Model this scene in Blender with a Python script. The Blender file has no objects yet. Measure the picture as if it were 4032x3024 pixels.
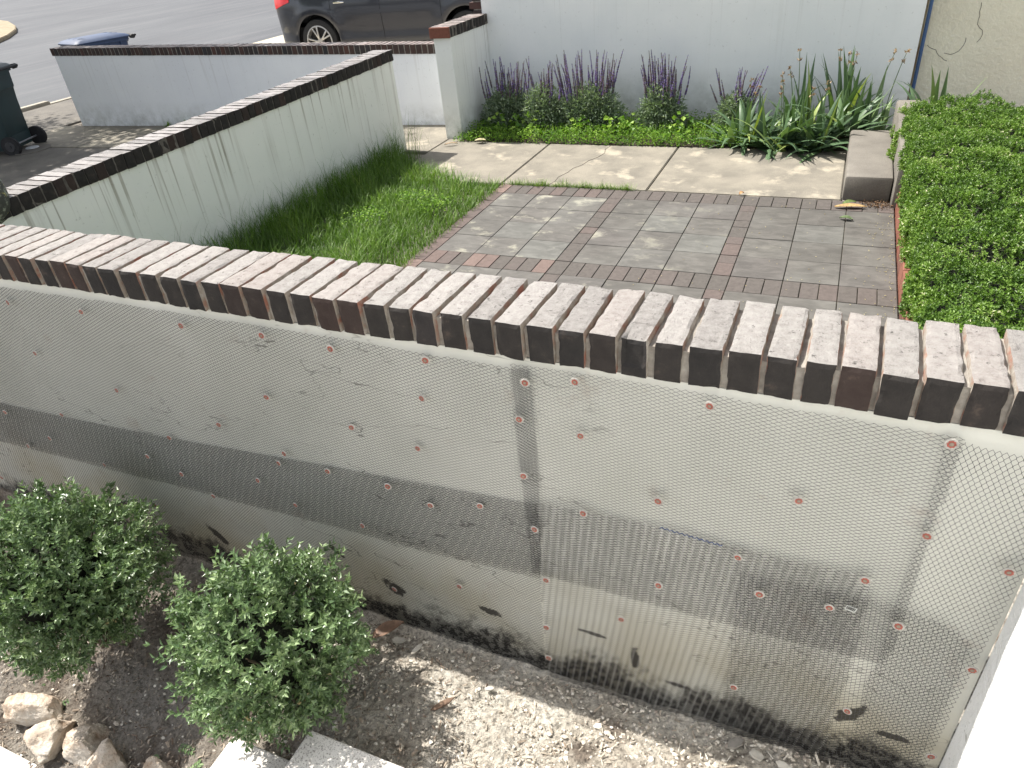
import bpy, bmesh, math, random
import numpy as np
from mathutils import Matrix, Vector, noise
C = bpy.context.scene
COL = C.collection
R_ = math.radians
rng = np.random.default_rng(7)
random.seed(7)

# ------------------------------------------------------------------ camera
cd = bpy.data.cameras.new("camera"); cam = bpy.data.objects.new("camera", cd); COL.objects.link(cam)
cd.sensor_fit = 'HORIZONTAL'; cd.sensor_width = 36.0; cd.lens = 2796.2 / 4032 * 36
cd.clip_start = 0.02; cd.clip_end = 500
YAW, PIT, ROL = 0.4599, 0.5840, -0.1061
cam.matrix_world = (Matrix.Translation((2.5331, -5.3446, 1.9653)) @ Matrix.Rotation(YAW, 4, 'Z')
                    @ Matrix.Rotation(math.pi/2 - PIT, 4, 'X') @ Matrix.Rotation(ROL, 4, 'Z'))
C.camera = cam
# ------------------------------------------------------------------ sun and sky
SUN_TRAVEL = Vector((0.62, -0.095, -0.93)).normalized()
to_sun = -SUN_TRAVEL
elev = math.asin(to_sun.z); azim = math.atan2(to_sun.x, to_sun.y)      # from +Y, clockwise
w = bpy.data.worlds.new("World"); C.world = w; w.use_nodes = True
nt = w.node_tree; bg = nt.nodes['Background']
sky = nt.nodes.new('ShaderNodeTexSky'); sky.sky_type = 'NISHITA'; sky.sun_disc = False
sky.sun_elevation = elev; sky.sun_rotation = azim
sky.dust_density = 3.0; sky.air_density = 1.0; sky.ozone_density = 1.0
hs_ = nt.nodes.new('ShaderNodeHueSaturation'); hs_.inputs['Saturation'].default_value = .38
nt.links.new(sky.outputs[0], hs_.inputs['Color']); nt.links.new(hs_.outputs[0], bg.inputs[0]); bg.inputs[1].default_value = 0.14
sd = bpy.data.lights.new("sun", 'SUN'); sd.energy = 5.0; sd.angle = R_(0.55); sd.color = (1, .955, .88)
so = bpy.data.objects.new("sun", sd); COL.objects.link(so); so.location = (-6, 0, 12)
so.rotation_euler = SUN_TRAVEL.to_track_quat('-Z', 'Y').to_euler()
C.view_settings.view_transform = 'Standard'; C.view_settings.look = 'None'
C.view_settings.exposure = 0.75; C.view_settings.gamma = 1
C.render.engine = 'CYCLES'
C.render.resolution_x = 1024; C.render.resolution_y = 768

# ------------------------------------------------------------------ object helpers
def tag(o, label=None, cat=None, group=None, kind=None):
    if label: o['label'] = label
    if cat: o['category'] = cat
    if group: o['group'] = group
    if kind: o['kind'] = kind
    return o
def link(name, me, mats, parent=None, loc=None):
    o = bpy.data.objects.new(name, me); COL.objects.link(o)
    if mats is not None:
        for m in (mats if isinstance(mats, (list, tuple)) else [mats]): me.materials.append(m)
    if parent: o.parent = parent
    if loc is not None: o.location = loc
    return o
def empty(name, loc, rz=0, **k):
    o = bpy.data.objects.new(name, None); COL.objects.link(o); o.location = loc; o.rotation_euler = (0, 0, rz)
    o.empty_display_size = .1
    return tag(o, **k)
def copy_tree(o, parent=None):
    c = o.copy(); COL.objects.link(c); c.parent = parent
    for ch in list(o.children): copy_tree(ch, c)
    return c
def npmesh(name, V, F, mats, parent=None, rnd=None, midx=None, smooth=False, loc=None):
    V = np.asarray(V, np.float32); F = np.asarray(F, np.int32); k = F.shape[1]
    me = bpy.data.meshes.new(name)
    me.vertices.add(len(V)); me.vertices.foreach_set('co', V.ravel())
    me.loops.add(F.size); me.loops.foreach_set('vertex_index', F.ravel())
    me.polygons.add(len(F)); me.polygons.foreach_set('loop_start', np.arange(0, F.size, k, dtype=np.int32))
    if midx is not None: me.polygons.foreach_set('material_index', np.asarray(midx, np.int32))
    me.polygons.foreach_set('use_smooth', np.full(len(F), smooth))
    if rnd is not None:
        a = me.attributes.new('rnd', 'FLOAT', 'POINT'); a.data.foreach_set('value', np.asarray(rnd, np.float32))
    me.update(calc_edges=True); me.validate()
    return link(name, me, mats, parent, loc)
class MB:
    """collects simple shapes, builds one mesh"""
    def __init__(s): s.bm = bmesh.new(); s.mi = 0; s.lay = s.bm.verts.layers.float.new('rnd')
    def _fin(s, vs, r=None):
        r = random.random() if r is None else r
        fs = set()
        for v in vs:
            v[s.lay] = r
            for f in v.link_faces: fs.add(f)
        for f in fs: f.material_index = s.mi
        return vs
    def box(s, c, d, rot=None, r=None, bev=0):
        M = Matrix.Translation(c)
        if rot is not None: M = M @ (rot if isinstance(rot, Matrix) else Matrix.Rotation(rot, 4, 'Z'))
        M = M @ Matrix.Diagonal((d[0], d[1], d[2], 1))
        vs = bmesh.ops.create_cube(s.bm, size=1, matrix=M)['verts']
        if bev:
            es = list({e for v in vs for e in v.link_edges})
            g = bmesh.ops.bevel(s.bm, geom=es, offset=bev, segments=2, affect='EDGES', profile=.5)
            vs = list({v for f in g['faces'] for v in f.verts} | {v for v in vs if v.is_valid})
        return s._fin(vs, r)
    def cyl(s, a, b, r1, r2=None, n=16, cap=True, r=None):
        a = Vector(a); b = Vector(b); d = b - a; r2 = r1 if r2 is None else r2
        M = Matrix.Translation((a + b) / 2) @ d.to_track_quat('Z', 'Y').to_matrix().to_4x4()
        vs = bmesh.ops.create_cone(s.bm, cap_ends=cap, segments=n, radius1=r1, radius2=r2, depth=d.length, matrix=M)['verts']
        return s._fin(vs, r)
    def prism(s, pts, z0, z1, r=None):
        b = [s.bm.verts.new((x, y, z0)) for x, y in pts]; t = [s.bm.verts.new((x, y, z1)) for x, y in pts]
        n = len(pts); s.bm.faces.new(t); s.bm.faces.new(b[::-1])
        for i in range(n): s.bm.faces.new((b[i], b[(i+1) % n], t[(i+1) % n], t[i]))
        return s._fin(b + t, r)
    def ring(s, secs, closed=True, cap=True, r=None):
        """loft of sections (list of lists of 3D points)"""
        rows = [[s.bm.verts.new(p) for p in sec] for sec in secs]; n = len(rows[0])
        for i in range(len(rows)-1):
            for j in range(n if closed else n-1):
                s.bm.faces.new((rows[i][j], rows[i][(j+1) % n], rows[i+1][(j+1) % n], rows[i+1][j]))
        if cap and closed:
            s.bm.faces.new(rows[0][::-1]); s.bm.faces.new(rows[-1])
        return s._fin([v for row in rows for v in row], r)
    def build(s, name, mats, parent=None, smooth=False, loc=None, bevel=0, keep=True):
        bmesh.ops.recalc_face_normals(s.bm, faces=s.bm.faces)
        if bevel:
            es = [e for e in s.bm.edges if len(e.link_faces) == 2 and e.calc_face_angle(0) > .6]
            bmesh.ops.bevel(s.bm, geom=es, offset=bevel, segments=2, affect='EDGES')
        me = bpy.data.meshes.new(name)
        if smooth:
            for f in s.bm.faces: f.smooth = True
        s.bm.to_mesh(me); s.bm.free()
        if smooth: me.set_sharp_from_angle(angle=R_(38))
        return link(name, me, mats, parent, loc)
def tube(mb, pts, rad, n=8, r=None):
    pts = [Vector(p) for p in pts]; secs = []
    for i, p in enumerate(pts):
        d = (pts[min(i+1, len(pts)-1)] - pts[max(i-1, 0)]).normalized()
        q = d.to_track_quat('Z', 'Y'); rr = rad[i] if isinstance(rad, (list, tuple)) else rad
        secs.append([p + q @ Vector((math.cos(2*math.pi*k/n)*rr, math.sin(2*math.pi*k/n)*rr, 0)) for k in range(n)])
    mb.ring(secs, r=r)

# ------------------------------------------------------------------ materials
class NT:
    def __init__(s, name):
        s.m = bpy.data.materials.new(name); s.m.use_nodes = True; s.t = s.m.node_tree
        s.b = s.t.nodes['Principled BSDF']; s.co = None
    def n(s, ty, **k):
        x = s.t.nodes.new(ty)
        for a, v in k.items(): setattr(x, a, v)
        return x
    def l(s, a, b): s.t.links.new(a, b)
    def coord(s, scale=(1, 1, 1), obj=True):
        if s.co is None: s.co = s.n('ShaderNodeTexCoord')
        mp = s.n('ShaderNodeMapping'); mp.inputs['Scale'].default_value = scale
        s.l(s.co.outputs['Object'], mp.inputs[0]); return mp.outputs[0]
    def noise(s, scale, detail=4, rough=.55, vec=None, dist=0):
        x = s.n('ShaderNodeTexNoise'); x.inputs['Scale'].default_value = scale; x.inputs['Detail'].default_value = detail
        x.inputs['Roughness'].default_value = rough; x.inputs['Distortion'].default_value = dist
        s.l(vec if vec is not None else s.coord(), x.inputs['Vector']); return x.outputs['Fac']
    def ramp(s, fac, stops):
        x = s.n('ShaderNodeValToRGB'); e = x.color_ramp.elements
        while len(e) < len(stops): e.new(.5)
        for i, (p, c) in enumerate(stops):
            e[i].position = p; e[i].color = (c, c, c, 1) if isinstance(c, (int, float)) else (*c, 1)
        s.l(fac, x.inputs[0]); return x.outputs[0]
    def mix(s, fac, a, b, mode='MIX'):
        x = s.n('ShaderNodeMix', data_type='RGBA', blend_type=mode)
        for sock, v in ((x.inputs[0], fac), (x.inputs[6], a), (x.inputs[7], b)):
            if isinstance(v, (int, float)): sock.default_value = v if sock == x.inputs[0] else (v, v, v, 1)
            elif isinstance(v, tuple): sock.default_value = (*v, 1)
            else: s.l(v, sock)
        return x.outputs[2]
    def math(s, op, a, b=None, clamp=False):
        x = s.n('ShaderNodeMath', operation=op, use_clamp=clamp)
        for i, v in enumerate((a, b)):
            if v is None: continue
            if isinstance(v, (int, float)): x.inputs[i].default_value = v
            else: s.l(v, x.inputs[i])
        return x.outputs[0]
    def rnd(s): return s.n('ShaderNodeAttribute', attribute_name='rnd').outputs['Fac']
    def xyz(s):
        if s.co is None: s.co = s.n('ShaderNodeTexCoord')
        x = s.n('ShaderNodeSeparateXYZ'); s.l(s.co.outputs['Object'], x.inputs[0]); return x.outputs
    def bump(s, h, strength=.4, dist=.003, chain=None):
        x = s.n('ShaderNodeBump'); x.inputs['Strength'].default_value = strength; x.inputs['Distance'].default_value = dist
        s.l(h, x.inputs['Height'])
        if chain is not None: s.l(chain, x.inputs['Normal'])
        s.l(x.outputs[0], s.b.inputs['Normal']); return x.outputs[0]
    def fin(s, col=None, rough=.8, metal=0, spec=.4):
        if col is not None:
            if isinstance(col, tuple): s.b.inputs['Base Color'].default_value = (*col, 1)
            else: s.l(col, s.b.inputs['Base Color'])
        if isinstance(rough, (int, float)): s.b.inputs['Roughness'].default_value = rough
        else: s.l(rough, s.b.inputs['Roughness'])
        s.b.inputs['Metallic'].default_value = metal; s.b.inputs['Specular IOR Level'].default_value = spec
        return s.m
def simple(name, c1, c2=None, scale=20, rough=.7, bump=.3, bd=.002, metal=0, spec=.4, bscale=None, detail=5):
    t = NT(name); c2 = c2 or tuple(x*.75 for x in c1)
    f = t.noise(scale, detail)
    col = t.mix(t.ramp(f, [(.35, 0), (.65, 1)]), c1, c2)
    if bump: t.bump(t.noise(bscale or scale*6, 4), bump, bd)
    return t.fin(col, rough, metal, spec)
def by_rnd(name, stops, scale=40, vary=.5, rough=.8, bump=.5, bd=.003, bscale=150, spec=.3, dark=.55):
    t = NT(name); col = t.ramp(t.rnd(), stops)
    f = t.ramp(t.noise(scale, 6, .65), [(.3, dark), (.6, 1)])
    col = t.mix(vary, col, t.mix(1, col, f, 'MULTIPLY'))
    t.bump(t.noise(bscale, 5, .7), bump, bd)
    return t.fin(col, rough, 0, spec)
def leafmat(name, stops, rough=.4, trans=.25, spec=.5, vein=False):
    t = NT(name); col = t.ramp(t.rnd(), stops); t.fin(col, rough, 0, spec)
    tr = t.n('ShaderNodeBsdfTranslucent'); br = t.mix(1, col, (1.0, 1.15, .45), 'MULTIPLY'); t.l(br, tr.inputs[0])
    ms = t.n('ShaderNodeMixShader'); ms.inputs[0].default_value = trans
    t.l(t.b.outputs[0], ms.inputs[1]); t.l(tr.outputs[0], ms.inputs[2])
    t.l(ms.outputs[0], t.t.nodes['Material Output'].inputs[0]); return t.m

def stucco(name, c1, c2, bump=.5, bd=.004, bscale=110, streak=None, specks=.25, bottom=None, ztop=1.0, dots=None):
    """painted stucco: streak = (strength, axis) rain streaks hanging from the coping"""
    t = NT(name)
    big = t.noise(1.6, 4, .6)
    col = t.mix(t.ramp(big, [(.35, 0), (.65, 1)]), c1, c2)
    sp = t.ramp(t.noise(34, 3, .6), [(.66, 0), (.72, 1)])
    col = t.mix(t.math('MULTIPLY', sp, specks), col, (.30, .30, .26))
    if streak:
        st, ax = streak
        sc = (13, .2, .6) if ax == 'x' else (.2, 13, .6)
        s1 = t.ramp(t.noise(1.0, 3, .6, t.coord(sc)), [(.56, 0), (.78, .9)])
        sc2 = tuple(v*2.3 if v > 5 else v*.8 for v in sc)
        s2 = t.ramp(t.noise(1.0, 1, .5, t.coord(sc2)), [(.63, 0), (.70, 1)])
        z = t.xyz()[2]
        g = t.n('ShaderNodeMapRange'); t.l(z, g.inputs[0]); g.inputs[1].default_value = 0.05; g.inputs[2].default_value = ztop
        br = t.ramp(t.noise(2.4, 3, .6), [(.3, .2), (.65, 1)])
        m = t.math('MULTIPLY', t.math('MULTIPLY', t.math('MAXIMUM', t.math('MULTIPLY', s1, .7), s2), g.outputs[0]), br)
        col = t.mix(t.math('MULTIPLY', m, st), col, (.24, .21, .155))
    if bottom:
        z = t.xyz()[2]; g = t.n('ShaderNodeMapRange'); t.l(z, g.inputs[0])
        g.inputs[1].default_value = bottom[1]; g.inputs[2].default_value = bottom[0]
        m = t.math('MULTIPLY', g.outputs[0], t.ramp(t.noise(7, 5, .7), [(.35, 0), (.7, 1)]))
        col = t.mix(t.math('MULTIPLY', m, bottom[2]), col, (.12, .13, .07))
    h = t.math('ADD', t.noise(bscale, 5, .6), t.math('MULTIPLY', t.noise(bscale*.25, 3), 1.2))
    t.bump(h, bump, bd)
    return t.fin(col, .85, 0, .25)

M = {}
M['house'] = stucco('pale_blue_white_stucco', (.87, .885, .875), (.81, .835, .83), .35, .002, 70, streak=(.16, 'x'), bottom=(0.0, .5, .5), ztop=2)
M['cream'] = stucco('cream_stucco', (.80, .77, .62), (.74, .70, .56), 1.0, .012, 34, specks=.05)
M['w1'] = stucco('white_stucco_shade_side', (.85, .87, .89), (.80, .82, .85), .3, .003, 60, streak=(.18, 'x'), bottom=(-.1, .25, .6), ztop=.8)
M['w2'] = stucco('white_stucco_stained', (.87, .88, .83), (.82, .84, .79), .35, .003, 90, streak=(.95, 'y'), specks=.3, bottom=(0, .4, .35), ztop=.85)
M['pier'] = stucco('white_stucco_pier', (.86, .87, .84), (.80, .82, .79), .3, .003, 90, streak=(.9, 'y'), specks=.2, bottom=(0, .35, .7), ztop=.9)
M['rw'] = stucco('bright_white_stucco', (.80, .81, .80), (.74, .75, .74), .9, .006, 110, specks=.6)

# mesh wall stucco with tar marks and mildew near the ground
def front_stucco():
    t = NT('old_white_stucco_with_tar'); X, Y, Z = t.xyz()
    col = t.mix(t.ramp(t.noise(2.2, 4, .6), [(.35, 0), (.65, 1)]), (.70, .70, .645), (.61, .615, .56))
    yel = t.n('ShaderNodeMapRange'); t.l(Z, yel.inputs[0]); yel.inputs[1].default_value = .42; yel.inputs[2].default_value = .0
    ym = t.math('MULTIPLY', yel.outputs[0], t.ramp(t.noise(3, 3), [(.4, .1), (.65, .65)]))
    col = t.mix(ym, col, (.48, .42, .28))
    pk = t.ramp(t.noise(5.5, 4, .7), [(.62, 0), (.72, 1)])
    col = t.mix(t.math('MULTIPLY', pk, .3), col, (.40, .30, .24))
    # hairline cracks
    wv = t.noise(1.3, 3, .6); cr = t.math('ABSOLUTE', t.math('SUBTRACT', t.noise(1.7, 4, .62, t.coord((.7, 1, 2.4))), .5))
    cm = t.math('MULTIPLY', t.ramp(cr, [(0, 1), (.0035, 0)]), t.ramp(wv, [(.5, 0), (.56, 1)]))
    col = t.mix(t.math('MULTIPLY', cm, .75), col, (.08, .07, .06))
    # tar at the foot: height of the black edge follows the falling ground
    base = t.math('ADD', t.math('MULTIPLY', X, .04), -.19)
    h = t.math('SUBTRACT', Z, base)
    f = t.math('ADD', t.math('MULTIPLY', t.noise(4.5, 6, .72), .46), -.12)
    tm = t.math('MULTIPLY', t.math('SUBTRACT', f, h), 14, True)
    fine = t.ramp(t.noise(46, 5, .7), [(.36, 0), (.52, 1)])
    tm2 = t.math('MULTIPLY', tm, fine)
    col = t.mix(t.math('MAXIMUM', tm2, t.math('MULTIPLY', t.math('SUBTRACT', tm, .5), 1.4, True)), col, (.022, .02, .018))
    # loose black dabs
    for (x, z, a, b, k) in TARS:
        dx = t.math('DIVIDE', t.math('SUBTRACT', t.math('ADD', X, t.math('MULTIPLY', Z, k)), x + z*k), a)
        dz = t.math('DIVIDE', t.math('SUBTRACT', Z, z), b)
        d = t.math('ADD', t.math('MULTIPLY', dx, dx), t.math('MULTIPLY', dz, dz))
        d = t.math('ADD', d, t.math('MULTIPLY', t.math('SUBTRACT', t.noise(30, 5, .75), .5), 3.4))
        col = t.mix(t.ramp(d, [(.55, .92), (.95, 0)]), col, (.025, .022, .02))
    t.bump(t.noise(90, 5, .65), .5, .004)
    return t.fin(col, .85, 0, .25)
TARS = [(.14, -.12, .05, .035, .9), (.476, -.02, .03, .055, .9), (1.094, .12, .022, .03, .9), (1.323, .01, .045, .04, .5),
        (2.06, .10, .06, .010, .6), (2.2, .045, .015, .06, 0), (2.33, -.02, .04, .010, .6),
        (2.79, .10, .03, .05, -.5), (1.70, .05, .05, .02, .6), (2.9, .06, .05, .014, .5)]
M['front'] = front_stucco()

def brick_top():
    t = NT('pale_pitted_brick_top'); r = t.rnd()
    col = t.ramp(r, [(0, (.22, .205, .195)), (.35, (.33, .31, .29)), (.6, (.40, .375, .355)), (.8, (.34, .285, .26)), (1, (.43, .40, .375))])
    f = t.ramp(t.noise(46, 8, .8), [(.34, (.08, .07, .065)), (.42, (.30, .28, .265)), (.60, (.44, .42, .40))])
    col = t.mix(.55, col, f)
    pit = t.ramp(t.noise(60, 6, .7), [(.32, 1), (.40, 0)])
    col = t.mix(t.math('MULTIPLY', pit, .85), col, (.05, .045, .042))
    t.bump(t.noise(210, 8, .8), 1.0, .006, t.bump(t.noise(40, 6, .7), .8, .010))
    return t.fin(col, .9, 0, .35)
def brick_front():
    t = NT('near_black_brick_face'); r = t.rnd()
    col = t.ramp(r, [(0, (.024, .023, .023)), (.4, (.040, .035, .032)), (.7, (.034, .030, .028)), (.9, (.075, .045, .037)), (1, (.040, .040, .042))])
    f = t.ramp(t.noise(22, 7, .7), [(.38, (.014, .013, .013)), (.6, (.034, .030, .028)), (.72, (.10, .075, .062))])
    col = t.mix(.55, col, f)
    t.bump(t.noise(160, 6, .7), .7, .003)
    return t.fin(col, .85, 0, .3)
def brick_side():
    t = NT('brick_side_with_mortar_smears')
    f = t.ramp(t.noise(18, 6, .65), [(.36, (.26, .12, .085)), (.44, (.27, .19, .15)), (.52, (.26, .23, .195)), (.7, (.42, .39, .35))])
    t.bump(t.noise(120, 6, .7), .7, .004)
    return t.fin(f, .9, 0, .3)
M['btop'] = brick_top(); M['bfront'] = brick_front(); M['bside'] = brick_side()  # separate colours by face direction: pale tops, near-black fronts, mixed sides
M['mortar'] = simple('grey_mortar', (.17, .155, .135), (.09, .08, .07), 25, .9, .8, .004)
M['mortar_l'] = simple('light_mortar', (.36, .335, .295), (.22, .20, .175), 30, .9, .8, .004)
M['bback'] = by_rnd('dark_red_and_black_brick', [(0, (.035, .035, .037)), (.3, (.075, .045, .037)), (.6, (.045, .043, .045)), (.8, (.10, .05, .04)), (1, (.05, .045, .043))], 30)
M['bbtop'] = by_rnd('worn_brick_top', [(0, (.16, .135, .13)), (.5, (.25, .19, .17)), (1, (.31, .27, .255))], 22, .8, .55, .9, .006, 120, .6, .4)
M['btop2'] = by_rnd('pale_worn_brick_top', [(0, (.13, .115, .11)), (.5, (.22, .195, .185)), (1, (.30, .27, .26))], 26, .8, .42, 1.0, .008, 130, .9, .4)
M['bred'] = by_rnd('bare_red_brick', [(0, (.20, .075, .05)), (.5, (.24, .10, .07)), (1, (.14, .07, .055))], 30)

# ------------------------------------------------------------------ the ground
def lerp1(x, xs, ys): return np.interp(x, xs, ys)
def gz(x, y):
    """ground height"""
    x = np.asarray(x, float); y = np.asarray(y, float)
    a = lerp1(x, [-6, -3, -1, 0, 1.2, 2, 3], [-.7, -.47, -.34, -.27, -.175, -.17, -.11])
    b = lerp1(x, [-6, -3, 0, .6, 1.05, 1.4, 2, 3], [-1.0, -.8, -.56, -.46, -.30, -.16, -.10, -.05])
    t = np.clip((-4.05 - y)/.65, 0, 1)
    yard = a*(1-t) + b*t
    up = np.where(y > 4.3, -.03, lerp1(x, [-10.6, -9, -1.5, 0], [-.16, -.15, -.03, -.03]))
    up = np.where(x < -10.5, -.17, up)
    k = np.clip((y + 4.0)/.1, 0, 1)
    return yard*(1-k) + up*k
def ground():
    xs = np.unique(np.concatenate([np.linspace(-220, -12, 14), np.linspace(-12, -2, 24), np.linspace(-2, -.6, 70), np.linspace(-.6, 3.1, 560), np.linspace(3.4, 8, 10), np.linspace(8, 160, 10)]))
    ys = np.unique(np.concatenate([np.linspace(-120, -8, 8), np.linspace(-8, -5.3, 14), np.linspace(-5.3, -4.9, 16), np.linspace(-4.9, -3.98, 135), np.linspace(-3.95, 5, 26), np.linspace(5, 220, 14)]))
    X, Y = np.meshgrid(xs, ys, indexing='ij'); Z = gz(X, Y)
    near = (X > -2.2) & (X < 3.4) & (Y < -3.97) & (Y > -5.4)
    for i, j in zip(*np.nonzero(near)):
        p = Vector((X[i, j]*9, Y[i, j]*9, 0))
        Z[i, j] += noise.fractal(p, 1.0, 2.1, 5)*.014 + noise.fractal(p*6, 1., 2.2, 3)*.0065
    V = np.stack([X, Y, Z], -1).reshape(-1, 3); n, m = X.shape
    idx = np.arange(n*m).reshape(n, m)
    F = np.stack([idx[:-1, :-1], idx[1:, :-1], idx[1:, 1:], idx[:-1, 1:]], -1).reshape(-1, 4)
    t = NT('dry_mulch_and_soil')
    a = t.ramp(t.noise(3.2, 5, .6), [(.36, (.30, .25, .205)), (.44, (.66, .60, .51)), (.58, (.82, .77, .68))])
    b = t.ramp(t.noise(60, 7, .75), [(.35, .30), (.55, 1)])
    col = t.mix(1, a, b, 'MULTIPLY')
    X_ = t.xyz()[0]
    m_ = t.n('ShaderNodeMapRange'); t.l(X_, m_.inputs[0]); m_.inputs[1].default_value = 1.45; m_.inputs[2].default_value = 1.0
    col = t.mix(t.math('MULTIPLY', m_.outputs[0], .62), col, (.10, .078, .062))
    t.bump(t.noise(90, 8, .8), 1.0, .016, t.bump(t.noise(22, 6, .7), .8, .02))
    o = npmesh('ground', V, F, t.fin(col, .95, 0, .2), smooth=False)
    tag(o, kind='structure')
ground()

def slab(name, pts, z0, z1, m, bev=.004, kind='structure', loc=None):
    mb = MB(); mb.prism(pts, z0, z1); o = mb.build(name, m, bevel=bev)
    if kind: tag(o, kind=kind)
    return o
def concrete(name, c1, c2, patch=None, grain=120, bump=.5):
    t = NT(name); col = t.mix(t.ramp(t.noise(2.4, 6, .65), [(.38, 0), (.62, 1)]), c1, c2)
    if patch: col = t.mix(t.ramp(t.noise(2.6, 5, .62, dist=.2), [(.55, 0), (.64, .8)]), col, patch)
    g = t.ramp(t.noise(grain, 5, .8), [(.35, .72), (.62, 1.08)])
    col = t.mix(1, col, g, 'MULTIPLY'); t.bump(t.noise(grain*1.3, 5, .7), bump, .003)
    return t.fin(col, .88, 0, .3)
M['path'] = concrete('old_tan_path_concrete', (.27, .245, .20), (.18, .165, .138), (.42, .375, .295))
M['step'] = concrete('brown_step_concrete', (.215, .198, .172), (.155, .142, .124), None, 160)
M['drive'] = concrete('driveway_concrete', (.165, .15, .13), (.12, .11, .098))
M['apron'] = concrete('pale_apron_concrete', (.50, .45, .35), (.42, .38, .30))
def speckled():
    t = NT('pale_speckled_concrete'); col = t.mix(t.ramp(t.noise(4, 4), [(.4, 0), (.6, 1)]), (.72, .69, .64), (.62, .59, .55))
    v = t.ramp(t.noise(190, 3, .7), [(.36, (.38, .36, .34)), (.48, (1, 1, 1))]); col = t.mix(1, col, v, 'MULTIPLY')
    t.bump(t.noise(200, 4, .7), .5, .002); return t.fin(col, .8, 0, .3)
M['tread'] = speckled()

# ---- path, cut by joints
mb = MB()
jx = [-8.2, -6.6, -4.4, -2.75, -1.31, -.12, 1.17, 2.62]
for a, b in zip(jx[:-1], jx[1:]):
    y0 = .215 if a > -1.4 else 1.05
    y1 = 1.44 if a > -1.2 else 2.1
    za = float(gz(a, 1.)) + .03; zb = float(gz(b, 1.)) + .03
    g = .006
    sec = lambda x, z: [(x, y0, z-.08), (x, y1, z-.08), (x, y1, z), (x, y0, z)]
    mb.ring([sec(a+g, za), sec(b-g, zb)])
pth = mb.build('path', M['path'], bevel=.006); tag(pth, kind='structure')
mb = MB(); cp = [(.52, 1.42), (.50, 1.30), (.53, 1.18), (.505, 1.05), (.45, .93), (.43, .80), (.38, .70), (.37, .58), (.33, .45), (.34, .33), (.31, .22)]
for a, b in zip(cp[:-1], cp[1:]):
    mb.box(((a[0]+b[0])/2, (a[1]+b[1])/2, .0005), (math.dist(a, b)+.006, .004, .003), rot=math.atan2(b[1]-a[1], b[0]-a[0]))
mb.build('crack', simple('path_crack_dark', (.06, .05, .04), None, 10, .95, 0), pth)
# driveway/parking court between the two low walls, sloping to the street
t_ = M['drive']
mb = MB()
for a, b in [(-10.2, -7.4), (-7.4, -4.6), (-4.6, -1.85)]:
    for y0, y1 in ((-3.9, -1.6), (-1.6, 1.04)):
        za = float(gz(a, 0)) + .022; zb = float(gz(b, 0)) + .022
        sec = lambda x, z: [(x, y0+.004, z-.05), (x, y1-.004, z-.05), (x, y1-.004, z), (x, y0+.004, z)]
        mb.ring([sec(a+.004, za), sec(b-.004, zb)])
mb.ring([[(-10.2, 1.05, -.2), (-10.2, 4.2, -.2), (-10.2, 4.2, -.118), (-10.2, 1.05, -.118)],
         [(-8.21, 1.05, -.2), (-8.21, 4.2, -.2), (-8.21, 4.2, -.112), (-8.21, 1.05, -.112)]])
o = mb.build('driveway', M['drive']); tag(o, kind='structure')
# neighbour's apron under the parked car
o = slab('neighbour_driveway', [(-10.1, 4.6), (-.5, 4.6), (-.5, 11.5), (-9.0, 11.5), (-10.1, 10)], -.05, .0, M['apron']); 
# kerb along the road and the road itself
mb = MB()
mb.box((-10.35, -12, -.12), (.15, 31.0, .10)); mb.box((-10.35, 6.5, -.14), (.15, 5.98, .05)); mb.box((-10.35, 40, -.12), (.15, 61, .10))
o = mb.build('kerb', concrete('kerb_concrete', (.40, .37, .31), (.30, .27, .22)), bevel=.012); tag(o, kind='structure')
def asphalt():
    t = NT('sunlit_worn_asphalt')
    col = t.mix(t.ramp(t.noise(.35, 4, .6, t.coord((1, .35, 1))), [(.35, 0), (.65, 1)]), (.072, .076, .085), (.095, .10, .108))
    wvy = t.ramp(t.noise(.9, 5, .65, t.coord((2.2, .25, 1)), .6), [(.50, 0), (.66, 1)])
    col = t.mix(t.math('MULTIPLY', wvy, .45), col, (.135, .135, .143))
    g = t.ramp(t.noise(55, 4, .8), [(.3, .8), (.65, 1.12)]); col = t.mix(1, col, g, 'MULTIPLY')
    t.bump(t.noise(80, 4, .8), .5, .006); return t.fin(col, .85, 0, .35)
o = slab('road', [(-160, -90), (-10.43, -90), (-10.43, 160), (-160, 160)], -.166, -.160, asphalt(), 0)
# far traffic island with curved kerb, top left of the picture
isl = [(-38, 17), (-33.5, 18.7), (-31.3, 17.7), (-28.2, 15.8), (-26.4, 14.5), (-24.6, 12.9), (-23.4, 11.6), (-22.9, 9.5), (-24.5, 6), (-30, 2), (-38, 2)]
inn = [(-37, 14.5), (-30.5, 15.4), (-28.3, 14.2), (-26.8, 13.0), (-25.6, 11.8), (-24.8, 10.2), (-26, 7), (-30.5, 4), (-37, 4)]
o = slab('island_kerb', isl, -.16, -.03, concrete('tan_island_kerb', (.33, .28, .19), (.25, .20, .13)), .02)
o = slab('island_soil', inn, -.10, -.015, simple('brown_island_soil', (.16, .10, .06), (.09, .06, .04), 6, .95, .8, .02), .01)
# grate cover on the driveway
mb = MB(); mb.cyl((-7.35, .97, -.085), (-7.35, .97, -.076), .085, .08, 24)
cov = mb.build('cover_disc', simple('pale_metal', (.6, .62, .64), (.45, .46, .48), 20, .45, .1)); tag(cov, 'small pale round access cap set in the driveway by the green bin', 'access cover')
mb = MB(); mb.cyl((-7.30, .92, -.096), (-7.30, .92, -.0868), .24, .235, 28)
cv = mb.build('rim', M['drive'], cov); 

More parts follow.
